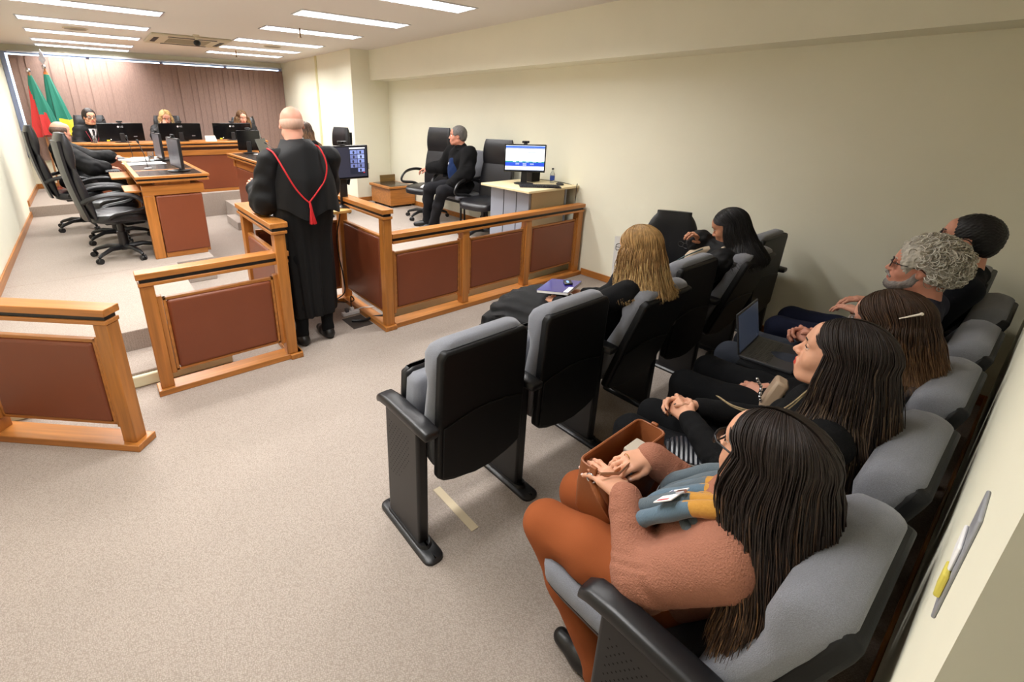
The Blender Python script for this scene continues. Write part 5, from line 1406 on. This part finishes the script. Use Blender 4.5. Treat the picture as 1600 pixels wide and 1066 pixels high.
B(MB().tube([(-.18, -.03, .24), (-.13, -.060, .235), (-.07, -.055, .235)], .006, 6, flat=.4), 'zip_pull', mat('pale_brown_leather', rgb(176, 126, 96), .5))
B(MB().box(.02, .10, -.02, .02, .17, .20), 'pouch_inside', mat('pale_pouch', rgb(190, 180, 165), .7), bevel=.006)
for x in (-.10, -.065): B(MB().cyl((x, -.056, .20), (x, -.062, .20), .007, 10), 'stud', CHROME)

# 2: young woman with long ombre hair, head in profile
C = (1.66, .278, 1.065)
J = joints(1.65, .41, C, .02, SZ, knee=.42, ko=.09, el=((1.42, .40, .65), (1.86, .42, .66)), wr=((1.60, .640, .665), (1.70, .655, .665)), drop=.19)
P = Person('young woman in black with long dark hair fading to blonde tips, hands clasped', (1.65, .38, 0), J, C, .06, .14, skin=SK_F, female=True, haircol=HB, lips=LIPR, nail=NAILD,
           hand=(dict(f=(.35, .85, .1), p=(.75, -.1, -.45), curl=(.75, .8, .85, .9), thumb=(.35, .3)), dict(f=(-.45, .80, .1), p=(-.75, -.1, -.45), curl=(.7, .75, .8, .85), thumb=(.35, .3))), full=1.04, look=(0, .0))
P.torso('sweater', BLKN, ex=.008, amp=.002, sc=34, cuff=.96, bust=True, h=.009)
P.legs('trousers', BLKT); P.shoes(SHOE, (0, 1, 0))
HT3 = hair_mat('ash_blonde_tips', rgb(150, 132, 100)); HT2 = hair_mat('ash_brown_mid', rgb(78, 62, 48))
long_hair(P.t, P.M, [HB, HT2, HT3], n=2600, length=.50, seed=8, fan=.20, back=.02, width=.0017, part=.0, face=66, tipcol=.58, wave=.006)
er = MB()
ec = P.M @ Vector((-.083, .006, -.055))
for k in range(11):
    a = k * 2.4; rr_ = .003 + .0012 * k; er.ell(ec + Vector((-.004, rr_ * math.cos(a), rr_ * math.sin(a) - .004)), (.0042, .0042, .0042), nu=8, nv=6, m=k % 3 == 0)
o = er.build('earring', [BPLAST, CHROME], P.t); o['label'] = 'cluster earring of dark beads'
MB().tube(catmull([P.M @ Vector((-.075, .02, -.07)), Vector((1.50, .36, .90)), Vector((1.49, .46, .865)), Vector((1.53, .54, .85))], 6), [.0022] * 18 + [.0008], 6).tube(catmull([P.M @ Vector((-.075, .02, -.075)), Vector((1.50, .355, .892)), Vector((1.49, .455, .860)), Vector((1.535, .545, .846))], 6), [.002] * 18 + [.0008], 6).build('loose_lock', HT3, P.t)
# ribbed bag on her lap
t = thing('quilted_bag', 'small black ribbed handbag on the lap of the young woman with clasped hands', 'handbag', (1.50, .55, .575), .5); t.name = 'ribbed_handbag'
B = lambda b, n, m, p=t, **k: b.build(n, m, p, world=False, **k)
b = MB()
for k in range(14):
    y = -.10 + k * .0150; wd = .09 * (1 - (abs(k - 6.5) / 7.5) ** 3)
    b.tube([(-wd, y, .012), (-wd * .8, y, .045), (0, y, .055), (wd * .8, y, .045), (wd, y, .012)], .0095, 8)
B(b, 'ribbed_cover', mat('black_shiny_leather', rgb(38, 40, 46), .3))
B(MB().ell((0, 0, .022), (.088, .105, .028), nu=20, nv=10), 'bag_body', mat('black_shiny_leather', (0, 0, 0)))
B(MB().tube([(-.085, -.09, .05), (-.095, 0, .058), (-.085, .09, .05)], .004, 6), 'zip', CHROME)

# 3: woman with the hair slide, looking down
C = (2.20, .27, 1.035)
J = joints(2.20, .41, C, .0, SZ, knee=.47, ko=.12, el=((1.98, .38, .63), (2.42, .38, .63)), wr=((2.13, .565, .60), (2.23, .575, .59)))
P = Person('woman in black with brown hair, thin glasses and a pale hair slide', (2.2, .38, 0), J, C, -.05, -.18, skin=SK_P, female=True, haircol=HBR, hand=(dict(f=(.25, .85, -.1), p=(.5, -.1, -.8), curl=.6), dict(f=(-.3, .85, -.1), p=(-.5, -.1, -.8), curl=.6)))
P.torso('top', BLKN, ex=.008, cuff=.93); P.legs('trousers', BLKT); P.shoes(SHOE, (0, 1, 0))
long_hair(P.t, P.M, [HBR, HBR2, HBR3], n=1500, length=.20, width=.0018, seed=12, fan=.10, back=.04, part=.0, face=52, tipcol=.6, wave=.014, fwd=.0)
glasses(P.t, P.M, STEEL)
sl = P.M @ Vector((-.092, -.045, .050)); sl2 = P.M @ Vector((-.088, -.10, .075))
o = MB().tube([sl, sl.lerp(sl2, .5), sl2], [.002, .003, .004], 8).ell(sl2, (.006, .006, .006), nu=10, nv=6).build('hair_slide', mat('pearl', rgb(225, 215, 200), .25), P.t); o['label'] = 'pale pearl hair slide'
t = thing('chain_bag', 'small beige bag with a dark chain edge between the young woman and the laptop', 'handbag', (2.06, .56, .61)); t.name = 'shoulder_bag'
MB().obox((2.06, .52, .66), (.12, .05, .14), rotm(.3, .2, .3)).build('bag_body', mat('beige_leather', rgb(176, 152, 128), .5), t, bevel=.012)
b = MB()
for k in range(12): b.ell((2.0 + .012 * math.sin(k), .525 + k * .004, .60 + k * .012), (.007, .007, .007), nu=8, nv=6)
b.build('chain', CHROME, t)

# 4: grey curly-haired man with the laptop
C = (2.80, .30, 1.125)
J = joints(2.72, .41, C, .05, SZ, knee=.48, ko=.13, el=((2.52, .38, .68), (3.0, .38, .68)), wr=((2.74, .58, .665), (2.84, .595, .665)), shw=.185, drop=.195)
P = Person('man with curly grey hair, beard and glasses, hands clasped over a laptop', (2.75, .38, 0), J, C, .10, .06, skin=SK_R, haircol=HGR, hand=(dict(f=(.4, .85, .15), p=(.7, 0, -.5), curl=.8), dict(f=(-.45, .85, .15), p=(-.7, 0, -.5), curl=.8)))
P.torso('jacket', SLATE, ex=.016, cuff=.92, amp=.002); P.legs('trousers', GREYT, ex=.012); P.shoes(SHOE, (0, 1, 0))
v, f_ = short_hair(P.M, 1.0, thick=.018, top=.012, h=.005, messy=60, low=-.03); 
parts = [(v, f_, 0)]
mb = MB(); r = random.Random(4)
for i in range(1500):
    a = r.uniform(0, 2 * math.pi); e = r.uniform(-.75, 1.5); d = Vector((math.cos(e) * math.cos(a), math.cos(e) * math.sin(a), math.sin(e)))
    if d.y > .50 and d.z < .62: continue
    if d.y > .10 and d.z < -.05: continue
    p = Vector((d.x * .094, -.022 + d.y * .114, .034 + d.z * .106)); wv = r.uniform(.4, 1.3); tng = (Vector((0, -.9, -.45)) + Vector((r.gauss(0, .55), r.gauss(0, .55), r.gauss(0, .55)))); tng = (tng - d * tng.dot(d)).normalized(); bt = d.cross(tng); R0 = r.uniform(.016, .036)
    pts = [P.M @ (p + d * (.016 * math.sin(u * 3) * wv) + tng * R0 * math.sin(u * 2.6 + .3) + bt * R0 * (1 - math.cos(u * 2.6)) * .7) for u in np.linspace(0, 1, 8)]
    mb.tube(pts, [.0014, .0016, .0017, .0017, .0016, .0014, .0010, .0005], 5, m=r.choice((0, 1, 2, 2)))
parts.append((np.array(mb.v), mb.f, mb.m)); np_mesh('hair', parts, [HGR, HGR2, HGR3], P.t)
def beard(P, m, h=.0035, amt=.006):
    f = Field(); s = P.hs
    f.ell((0, .055, -.098), (.044, .042, .026), k=.01); f.ell((0, .082, -.092), (.030, .024, .027), k=.01)
    for sx in (-1, 1): f.cap((sx * .051, .014, -.058), (sx * .032, .060, -.090), .0215, .0235, k=.01); f.cap((sx * .058, .006, -.02), (sx * .051, .014, -.058), .016, .021, k=.01); f.cap((0, .104, -.046), (sx * .028, .088, -.058), .007, .007, k=.006)
    f.ell((0, .100, -.061), (.021, .016, .0085), k=.004, sub=True)
    v, fc = f.mesh(h, P.M, disp=wrinkle(.0012, 240, 2)); return np_mesh('beard', [(v, fc, 0)], [m], P.t)
beard(P, hair_mat('grey_beard', rgb(120, 112, 108)))
glasses(P.t, P.M, BPLAST, wd=.022, ht=.015)
MB().lathe([(.052, 0), (.058, .02), (.054, .05), (.050, .05)], P.M @ Vector((0, -.045, -.17)), 20).build('collar', mat('blue_grey_shirt', rgb(120, 126, 140), .8), P.t)
t = thing('laptop', 'open dark grey laptop on the lap of the curly grey-haired man', 'laptop', (2.60, .70, .585), .10)
B = lambda b, n, m, p=t, **k: b.build(n, m, p, world=False, **k)
DG = mat('dark_grey_laptop', rgb(52, 52, 56), .5)
B(MB().box(-.165, .165, -.115, .115, 0, .016), 'base', DG, bevel=.004)
b = MB()
for r_ in range(5):
    for c in range(14): b.box(-.145 + c * .0208, -.128 + c * .0208, -.01 + r_ * .021, .007 + r_ * .021, .016, .018)
k_ = B(b, 'keys', mat('key_dark', rgb(30, 30, 33), .4)); k_['kind'] = 'stuff'
B(MB().box(-.04, .04, -.10, -.04, .016, .0165), 'touchpad', mat('pad_grey', rgb(70, 74, 84), .3))
L_ = Matrix.Translation((0, .118, .012)) @ Matrix.Rotation(-.22, 4, 'X')
lid = B(MB().box(-.165, .165, -.004, .004, .0, .215).xf(L_), 'lid', DG, bevel=.003)
B(MB().box(-.155, .155, -.0052, -.004, .012, .205).xf(L_), 'screen', mat('grey_blue_screen', rgb(78, 88, 106), .2, emis=rgb(70, 80, 100), estr=.25), lid)
t = thing('laptop_sleeve', 'black padded laptop sleeve with a white tag under the open laptop', 'laptop sleeve', (2.58, .68, .56), .10)
MB().box(-.19, .19, -.14, .13, 0, .024).build('sleeve_body', BLKT, t, bevel=.01, world=False)
MB().box(-.10, -.07, -.145, -.10, .0, .028).build('tag', WHITEP, t, bevel=.002, world=False)

# 5: black-haired man with glasses
C = (3.34, .235, 1.19)
J = joints(3.32, .40, C, .05, SZ, knee=.47, ko=.12, shw=.19, drop=.20)
P = Person('man with short black hair and black-framed glasses in dark clothes, last in the back row', (3.32, .38, 0), J, C, .05, .10, skin=SK_P, haircol=HBK)
P.torso('jacket', fcloth('near_black_jacket', rgb(18, 20, 26)), ex=.014, cuff=.9); P.legs('trousers', NAVY, ex=.012); P.shoes(SHOE, (0, 1, 0))
P.hair_short(HBK, thick=.008, top=.004, low=-.09)
glasses(P.t, P.M, BPLAST, wd=.026, ht=.017, rr=1.5)

# ------------------------------------------------ front row ------------------
# blonde woman
C = (2.18, 1.285, 1.085)
J = joints(2.20, 1.50, C, .10, SZ, knee=.42, ko=.10, el=((1.96, 1.50, .70), (2.42, 1.48, .70)), wr=((2.10, 1.72, .66), (2.32, 1.70, .67)))
P = Person('woman with long golden blonde hair and dark glasses in black, book on her lap', (2.2, 1.48, 0), J, C, -.10, -.12, skin=SK_F, female=True, haircol=HBL, hand=(dict(f=(.3, .9, -.1), p=(.3, -.1, -.9), curl=.3), dict(f=(-.2, .9, .0), p=(-.1, -.1, -.9), curl=.4)))
P.torso('top', BLKN, ex=.010, cuff=.95, bust=True); P.shoes(SHOE, (0, 1, 0))
long_hair(P.t, P.M, [HBL, HBL2, HBL3], n=1800, length=.25, width=.0019, seed=21, fan=.09, back=.05, part=-.01, face=58, tipcol=.4, wave=.014)
glasses(P.t, P.M, BPLAST)
# black tulle skirt: layered flounces over the knees
P.legs('leggings', BLKT)
TUL = mat('black_tulle', rgb(20, 20, 22), .9, alpha=.82)
b = MB(); r = random.Random(9)
for lay in range(5):
    rings = []
    for i in range(9):
        u = i / 8; ring = []
        cy = 1.48 + .56 * min(u / .72, 1) + .025 * lay + .03 * u; zc = .56 - .03 * u - .34 * max(0, u - .72) * 3
        for j in range(40):
            a = math.pi * (j / 39) ; rad = .20 + .11 * u + .014 * lay
            ff = 1 + .07 * u * math.sin(j * 1.9 + lay * 2) + .04 * u * r.uniform(-1, 1)
            ring.append((2.20 + rad * 1.15 * ff * math.cos(a), cy + .05 * math.sin(a) * u, zc - .10 * lay * .2 + (rad * .42 * ff) * math.sin(a) - .10 * (1 - math.sin(a)) * (1 + lay * .3)))
        rings.append(ring)
    b.loft(rings, closed=False, cap=False)
b.build('tulle_skirt', TUL, P.t, angle=80)
t = thing('book', 'glossy dark blue and white book lying on the blonde woman\'s lap', 'book', (2.20, 1.78, .72)); 
bM = Matrix.Translation((2.20, 1.80, .705)) @ Matrix.Rotation(.35, 4, 'Z') @ Matrix.Rotation(-.12, 4, 'X')
t.matrix_world = bM
B = lambda b, n, m, p=t, **k: b.build(n, m, p, world=False, **k)
B(MB().box(-.125, .125, -.10, .10, 0, .016), 'pages', WHITEP, bevel=.002)
B(MB().box(-.127, .127, -.102, .102, .016, .0185), 'cover', mat('glossy_blue_cover', rgb(44, 36, 120), .12), bevel=.001)
B(MB().box(-.125, -.02, -.10, -.07, .0186, .019), 'white_cover_area', WHITEP)
t = thing('mobile_phone', 'black phone with bright blue screen lying on the blue book', 'phone'); t.matrix_world = bM @ Matrix.Translation((.055, -.035, .020)) @ Matrix.Rotation(.5, 4, 'Z')
MB().box(-.04, .04, -.025, .025, 0, .009).build('phone_body', BPLAST, t, bevel=.003, world=False); MB().box(-.022, .022, -.006, .008, .009, .0095).build('lit_screen', mat('phone_screen', rgb(110, 150, 220), .3, emis=rgb(110, 150, 220), estr=.8), t, world=False)
o = MB().obox((0, 0, 0), (.20, .003, .28)).build('paper_sheet', WHITEP); o.matrix_world = Matrix.Translation((2.42, 1.47, .93)) @ Matrix.Rotation(-.9, 4, 'Z') @ Matrix.Rotation(-.35, 4, 'X')
tag(o, 'white sheet of paper held up in front of the blonde woman', 'paper')

# black-haired robed woman by the wall
C = (3.30, 1.315, 1.045)
J = joints(3.32, 1.52, C, .10, SZ, knee=.42, ko=.10, el=((3.10, 1.42, .68), (3.50, 1.48, .74)), wr=((3.22, 1.62, .62), (3.26, 1.48, .93)))
P = Person('black-haired woman in a black robe with cream scarf, head bowed, holding her glasses', (3.32, 1.5, 0), J, C, .12, -.42, skin=SK_T, female=True, haircol=HBK, hand=(None, dict(f=(-.75, .15, .55), p=(-.1, .3, -.8), curl=(.6, .7, .8, .9), thumb=(.4, .3))))
P.torso('robe', ROBE, ex=.022, cuff=.90, arm=(.065, .070, .075), amp=.004, sc=40); P.legs('robe_skirt', ROBE, ex=.03, amp=.004); P.shoes(SHOE, (0, 1, 0))
long_hair(P.t, P.M, [HBK, HBK2, HBK2], n=900, length=.27, seed=31, fan=.09, back=.10, part=.0, face=82, tipcol=.6, wave=.006)
cr = MB().tube(catmull([(3.17, 1.22, .885), (3.14, 1.33, .85), (3.15, 1.42, .79)], 5), .005, 6).build('red_cord', REDCORD, P.t)
scarf(P.t, None, (3.29, 1.31, .90), .07, .075, [[(3.22, 1.38, .89), (3.18, 1.44, .86), (3.18, 1.50, .80)], [(3.26, 1.40, .89), (3.23, 1.47, .86), (3.22, 1.52, .80)]], [mat('cream_knit', rgb(190, 172, 150), .95, bump=(120, .5, (1, 1, 1)))], lambda w_, u: 0, rr=.026)
hp = J['wrR'] + Vector((-.13, .02, .02))
t = thing('eyeglasses', 'thin framed glasses dangling from the robed woman\'s raised hand', 'glasses', hp)
b = MB()
for k in (0, 1):
    b.tube([hp + Vector((-.01 + .02 * k, .0 + .045 * k, -.045)) + Vector((.004 * math.cos(a), .022 * math.cos(a), .018 * math.sin(a))) for a in np.linspace(0, 6.3, 16)], .0013, 6, cap=False)
b.build('frame', BPLAST, t); MB().tube([hp + Vector((0, -.02, -.04)), hp + Vector((.01, -.01, .01)), hp + Vector((.01, 0, .03))], .0013, 6).build('temple', BPLAST, t)
o = MB().tube(catmull([(3.16, 1.40, .90), (3.10, 1.48, .84), (3.08, 1.52, .80), (3.12, 1.56, .76)], 5), .0045, 6).build('lanyard', mat('green_black_cord', rgb(20, 60, 60), .5)); tag(o, 'dark green beaded cord in front of the robed woman\'s scarf', 'lanyard')
t = thing('shoulder_bag', 'black bag with steel zip on the floor between the two seat rows', 'bag', (2.80, 1.02, 0), .3)
MB().box(-.16, .16, -.09, .09, 0, .34).build('bag_body', mat('black_nylon', rgb(16, 16, 19), .6), t, bevel=.04, seg=4, world=False)
MB().tube([(-.13, -.02, .345), (0, 0, .352), (.13, .0, .345)], .004, 6).build('zip', CHROME, t, world=False)

# ------------------------------------------------ standing man ---------------
def robe_folds(c, z0, z1, n, amp, seed=0):
    def d(V):
        dx, dy = V[:, 0] - c[0], V[:, 1] - c[1]; a = np.arctan2(dy, dx); u = np.clip((z1 - V[:, 2]) / (z1 - z0), 0, 1)
        s_ = amp * u * (np.sin(n * a + seed + 1.2 * np.sin(V[:, 2] * 3)) + .5 * np.sin((2 * n + 1) * a + 2 * seed + V[:, 2] * 2))
        V = V.copy(); V[:, 0] += np.cos(a) * s_; V[:, 1] += np.sin(a) * s_; return V
    return d
hx, hy = 1.165, 3.37
C = (1.150, 3.395, 1.655)
J = {k: Vector(v) for k, v in dict(pelvis=(hx + .01, hy, .95), chest=(hx, hy, 1.30), shL=(hx - .185, hy - .01, 1.435), shR=(hx + .195, hy - .02, 1.445), elL=(hx - .245, hy + .06, 1.16), elR=(hx + .225, hy + .10, 1.20),
     wrL=(hx - .225, hy + .27, 1.20), wrR=(hx + .10, hy + .33, 1.12), hipL=(hx - .09, hy, .92), hipR=(hx + .10, hy, .92), knL=(hx - .09, hy - .01, .50), knR=(hx + .11, hy + .0, .50), anL=(hx - .10, hy - .0, .095), anR=(hx + .11, hy + .01, .095)).items()}
P = Person('bald man standing in a long black robe with a red tasselled cord, seen from behind', (hx, hy, 0), J, C, -.24, -.02, skin=SK_P, haircol=HCR, hand=(dict(f=(-.25, .85, .25), p=(.6, -.1, -.6), curl=.35), None))
P.shoes(SHOE, (-.05, 1, 0)); P.legs('trousers', BLKT, ex=.0, amp=.003)
# cropped hair round the sides and back
f = Field(); f.ell((0, -.014, .012), (.0765, .0960, .072), k=.01); f.ell((0, .115, .0), (.12, .09, .14), k=.01, sub=True); f.ell((0, .0, .125), (.12, .14, .085), k=.02, sub=True)
for sx in (-1, 1): f.ell((sx * .085, .02, -.02), (.03, .035, .045), k=.005, sub=True)
f.ell((0, -.03, -.14), (.14, .16, .085), k=.01, sub=True)
v, fc = f.mesh(.004, P.M); np_mesh('hair', [(v, fc, 0)], [HCR], P.t)
f = Field()
f.cap((hx + .005, hy, 1.36), (hx + .005, hy, 1.05), .165, .19, k=.06); f.cap(J['shL'], J['shR'], .062, .062, k=.06)
f.cap((hx - .05, hy, 1.05), (hx - .04, hy + .0, .28), .14, .115, k=.08); f.cap((hx + .06, hy, 1.05), (hx + .075, hy + .01, .28), .14, .115, k=.08)
f.ell((hx, hy, .07), (.6, .6, .17), k=.005, sub=True)
v, fc = f.mesh(.009, disp=robe_folds((hx, hy), .3, 1.3, 9, .013)); v[:, 1] = hy + (v[:, 1] - hy) * .82
np_mesh('robe', [(v, fc, 0)], [ROBE], P.t)
# wide gathered sleeves
f = Field()
for q, sg in (('L', -1), ('R', 1)):
    f.chain([J['sh' + q] + Vector((sg * .02, 0, -.02)), J['el' + q] + Vector((sg * -.01, -.01, -.01)), J['el' + q].lerp(J['wr' + q], .85)], [.082, .098, .088], k=.04)
    f.cap(J['el' + q] + Vector((0, .06, -.04)), J['el' + q] + Vector((0, .16, -.08)), .075, .06, k=.05)
v, fc = f.mesh(.008, disp=wrinkle(.006, 24, 1)); np_mesh('sleeves', [(v, fc, 0)], [ROBE], P.t)
# shoulder cape hanging down the back, rising at the neck
rings = []
for i in range(16):
    u = i / 15; ring = []
    for j in range(41):
        t_ = -1 + 2 * j / 40; zt = 1.535 - .085 * abs(t_) ** 1.4; half = .195 + .035 * u
        if i == 0: half = .10; 
        elif i == 1: half = .17
        zb = 1.075 + .03 * math.sin(t_ * 5) - .03 * (1 - abs(t_))
        z = zt + (zb - zt) * max(0, (i - 1)) / 14 if i > 0 else 1.565 - .01 * abs(t_)
        x = hx + .003 + .022 * u + half * t_
        y = hy - (.075 if i == 0 else .125 + .055 * min(1, u * 2)) - .035 * (1 - t_ * t_) + .11 * abs(t_) ** 3 + .010 * math.sin(t_ * 11 + u * 2) * u
        ring.append((x, y, z))
    rings.append(ring)
back_ = [[(x, y + .008, z) for x, y, z in rg] for rg in rings]
b = MB(); b.loft([a + list(reversed(c)) for a, c in zip(rings, back_)], closed=True, cap=True)
o = b.build('shoulder_cape', ROBE, P.t, angle=70)
MB().lathe([(.062, -.02), (.075, -.005), (.068, .035), (.060, .05), (.056, .045)], Vector((hx - .012, hy - .015, 1.50)), 28).build('robe_collar', ROBE, P.t)
MB().lathe([(.060, 0), (.059, .055), (.056, .056)], Vector((hx - .014, hy + .0, 1.51)), 24).build('shirt_collar', SHIRT, P.t)
yb = lambda x: hy - .215 + .05 * ((x - hx) / .2) ** 2
def bk(x, z, e=0): return (x, yb(x) - .006 - e, z)
cd = MB()
cd.tube(catmull([(.955, hy - .02, 1.50), bk(.965, 1.475, -.05), bk(1.0, 1.37), bk(1.05, 1.26), bk(1.10, 1.185), bk(1.135, 1.15)], 6), .0055, 8)
cd.tube(catmull([(1.255, hy - .05, 1.525), bk(1.265, 1.50, -.05), bk(1.285, 1.40), bk(1.265, 1.30), bk(1.20, 1.22), bk(1.135, 1.15)], 6), .0055, 8)
cord = cd.build('cord', REDCORD, P.t); cord['label'] = 'twisted red cord'
b = MB(); r = random.Random(2)
tx, tz = 1.137, 1.15
b.tube([bk(tx, tz, .004), bk(tx + .003, tz - .03, .006), bk(tx + .004, tz - .05, .008)], [.007, .010, .009], 10)
for i in range(60):
    a = r.uniform(0, 6.28); q = r.uniform(0, 1) ** .5; b.tube([bk(tx + .004 + .006 * q * math.cos(a), tz - .04, .008 + .005 * math.sin(a) * q), bk(tx + .006 + .016 * q * math.cos(a), tz - .10, .010 + .010 * math.sin(a) * q), bk(tx + .010 + .024 * q * math.cos(a), tz - .152 + .008 * r.random(), .010 + .012 * math.sin(a) * q)], .0018, 4)
b.build('tassel', REDCORD, P.t)

# ------------------------------------------------ woman behind the clerk desk
C = (2.64, 7.2, 1.46)
J = joints(2.76, 7.08, C, math.pi / 2 + .0, ZP + .47, floor=ZP, knee=.42)
P = Person('long brown-haired woman seated at the clerk desk, half hidden behind the bald speaker', (2.76, 7.1, ZP), J, C, -.35, -.2, skin=SK_F, female=True, haircol=HBR, near=False)
P.torso('black_top', BLKN, h=.014, cuff=.95); P.legs('trousers', BLKT, h=.014); P.shoes(SHOE, (-1, 0, 0), h=.012)
long_hair(P.t, P.M, [HBR, HBR2, HBR2], n=260, length=.30, seed=41, width=.004)

# ------------------------------------------------ man by the wall
C = (3.80, 4.97, 1.465)
J = joints(3.90, 5.02, C, math.pi / 2, ZP + .48, floor=ZP, shw=.19, knee=.42, ko=.15, foot=.03, drop=.20, el=((3.78, 4.76, 1.02), (3.84, 5.30, 1.05)), wr=((3.60, 4.90, .83), (3.74, 5.56, 1.01)))
J['anL'] = Vector((3.50, 5.10, ZP + .095)); J['anR'] = Vector((3.56, 5.34, ZP + .095))
P = Person('grey-haired man in a black coat sitting by the right wall, looking aside', (3.9, 5.02, ZP), J, C, .93, .02, skin=SK_R, haircol=HSG, near=False, hand=(dict(f=(-.6, .5, -.4), p=(.1, .2, -.9), curl=.5), dict(f=(-.5, .75, -.2), p=(.1, .1, -.9), curl=.5)))
P.torso('coat', BLACKCL, ex=.036, h=.011, cuff=.86, amp=.008, sc=17, arm=(.064, .068, .056), fold=.008); P.legs('trousers', fcloth('charcoal_trousers', rgb(30, 30, 34)), ex=.014, h=.012, amp=.006, sc=18); P.shoes(SHOE, (-.8, .5, 0), h=.009)
MB().lathe([(.075, -.03), (.085, -.01), (.070, .035), (.062, .04)], P.M @ Vector((0, -.045, -.16)), 24).build('coat_collar', BLACKCL, P.t)
P.hair_short(HSG, thick=.010, top=.004, h=.006)
f = Field(); f.ell(J['chest'] + Vector((-.06, .02, -.10)), (.105, .105, .21), k=.03); v, fc = f.mesh(.012, disp=wrinkle(.003, 30)); o = np_mesh('blue_shirt', [(v, fc, 0)], [fcloth('navy_shirt', rgb(26, 44, 82))], P.t)
MB().obox(J['chest'] + Vector((-.145, .05, -.02)), (.004, .03, .03), rotm(0, .3, 0)).build('badge', WHITEP, P.t)

# ------------------------------------------------ balding man at the left desk
C = (-.225, 7.84, 1.465)
J = joints(-.18, 7.80, C, -math.pi / 2, ZP + .50, floor=ZP, shw=.20, knee=.42, el=((.02, 8.03, 1.10), (.0, 7.55, 1.04)), wr=((.24, 7.93, 1.135), (.14, 7.62, 1.02)))
P = Person('balding man in a black robe seated at the left desk with his back to us', (-.18, 7.8, ZP), J, C, -.95, -.05, skin=SK_P, haircol=HSG, near=False, hand=(dict(f=(.9, .05, -.1), p=(0, .1, -.9), curl=.6), dict(f=(.95, .1, -.05), p=(0, 0, -1), curl=.35)))
P.torso('robe', ROBE, ex=.03, h=.013, cuff=.88, amp=.005, arm=(.07, .075, .07)); P.legs('robe_skirt', ROBE, ex=.03, h=.013); P.shoes(SHOE, (1, 0, 0), h=.012)
f = Field(); f.ell((0, -.014, .012), (.082, .102, .074), k=.01); f.ell((0, .115, .0), (.12, .09, .14), k=.01, sub=True); f.ell((0, .0, .135), (.12, .14, .085), k=.02, sub=True); f.ell((0, -.03, -.14), (.14, .16, .085), k=.01, sub=True)
v, fc = f.mesh(.005, P.M); np_mesh('hair', [(v, fc, 0)], [hair_mat('brown_fringe', rgb(92, 72, 62))], P.t)
MB().lathe([(.060, 0), (.062, .04), (.056, .042)], P.M @ Vector((0, -.042, -.165)), 20).build('shirt_collar', SHIRT, P.t)
MB().cyl(J['wrR'] - Vector((.055, 0, 0)), J['wrR'] - Vector((.005, 0, 0)), .034, 16).build('shirt_cuff', SHIRT, P.t)
o = MB().obox((-.52, 7.95, 1.36), (.02, .30, .22), rotm(0, .15, 0)).build('towel', mat('striped_white_cloth', rgb(225, 222, 228), .9, noise=(40, .12, (1, 1, 1)))); tag(o, 'white cloth draped behind the headrest of the balding man\'s chair', 'cloth')
bpy.data.objects.remove(o)

# ------------------------------------------------ the three judges
def judge(label, x, y, cz, yaw, pitch, female, skin, hair, hand=None, **kk):
    C = (x, y - .0, cz)
    J = joints(x, y + .12, C, math.pi, ZJ + .48, floor=ZJ, knee=.42, drop=.19, **kk)
    P = Person(label, (x, y + .1, ZJ), J, C, math.pi + yaw, pitch, skin=skin, female=female, haircol=hair, near=False, hand=hand or (None, None), browcol=BROWND)
    P.torso('robe', ROBE, ex=.026, h=.013, cuff=.88, amp=.004, arm=(.065, .068, .065)); P.legs('robe_skirt', ROBE, ex=.02, h=.014); P.shoes(SHOE, (0, -1, 0), h=.013)
    MB().lathe([(.058, 0), (.060, .045), (.055, .046)], P.M @ Vector((0, -.045, -.165)), 20).build('shirt_collar', SHIRT, P.t)
    fr = -1
    b = MB(); b.prism([(x - .05, cz - .17), (x + .05, cz - .17), (x, cz - .42)], 'y', J['chest'].y - .165, J['chest'].y - .150); b.build('white_shirt_front', SHIRT, P.t)
    for s in (-1, 1): MB().tube([(x + s * .10, J['chest'].y - .02, cz - .165), (x + s * .085, J['chest'].y - .13, cz - .23), (x + s * .02, J['chest'].y - .172, cz - .42)], .006, 6).build('red_cord', mat('dark_red_cord', rgb(130, 24, 40), .6), P.t)
    return P, J
P, J = judge('dark-haired judge with glasses in a black robe and white shirt, behind the left bench monitor', .125, 9.86, 1.60, .30, -.02, False, SK_F, HB)
P.hair_short(HB, thick=.014, top=.012, h=.006, low=-.05); glasses(P.t, P.M, BPLAST)
MB().prism([(.115, 1.42), (.145, 1.42), (.14, 1.24), (.12, 1.24)], 'y', J['chest'].y - .185, J['chest'].y - .175).build('tie', mat('black_tie', rgb(15, 15, 22), .6), P.t)
P, J = judge('blonde judge looking down behind the middle bench monitor', 1.17, 9.82, 1.60, .05, -.35, True, SK_P, HBL, hand=(None, dict(f=(.3, -.1, .9), p=(0, .9, .2), curl=.8)), el=((1.40, 9.72, 1.30), (.98, 9.68, 1.30)), wr=((1.35, 9.55, 1.27), (1.10, 9.66, 1.44)))
long_hair(P.t, P.M, [HBL3, HBL, HBL3], n=300, length=.10, seed=51, width=.004, fan=.06, back=0, face=50)
P, J = judge('judge with long wavy light brown hair behind the right bench monitor', 2.42, 9.86, 1.61, .06, -.22, True, SK_P, HBR2)
long_hair(P.t, P.M, [HBR2, HBR3, HBL2], n=340, length=.20, seed=61, width=.004, fan=.12, back=0, wave=.03, face=48)
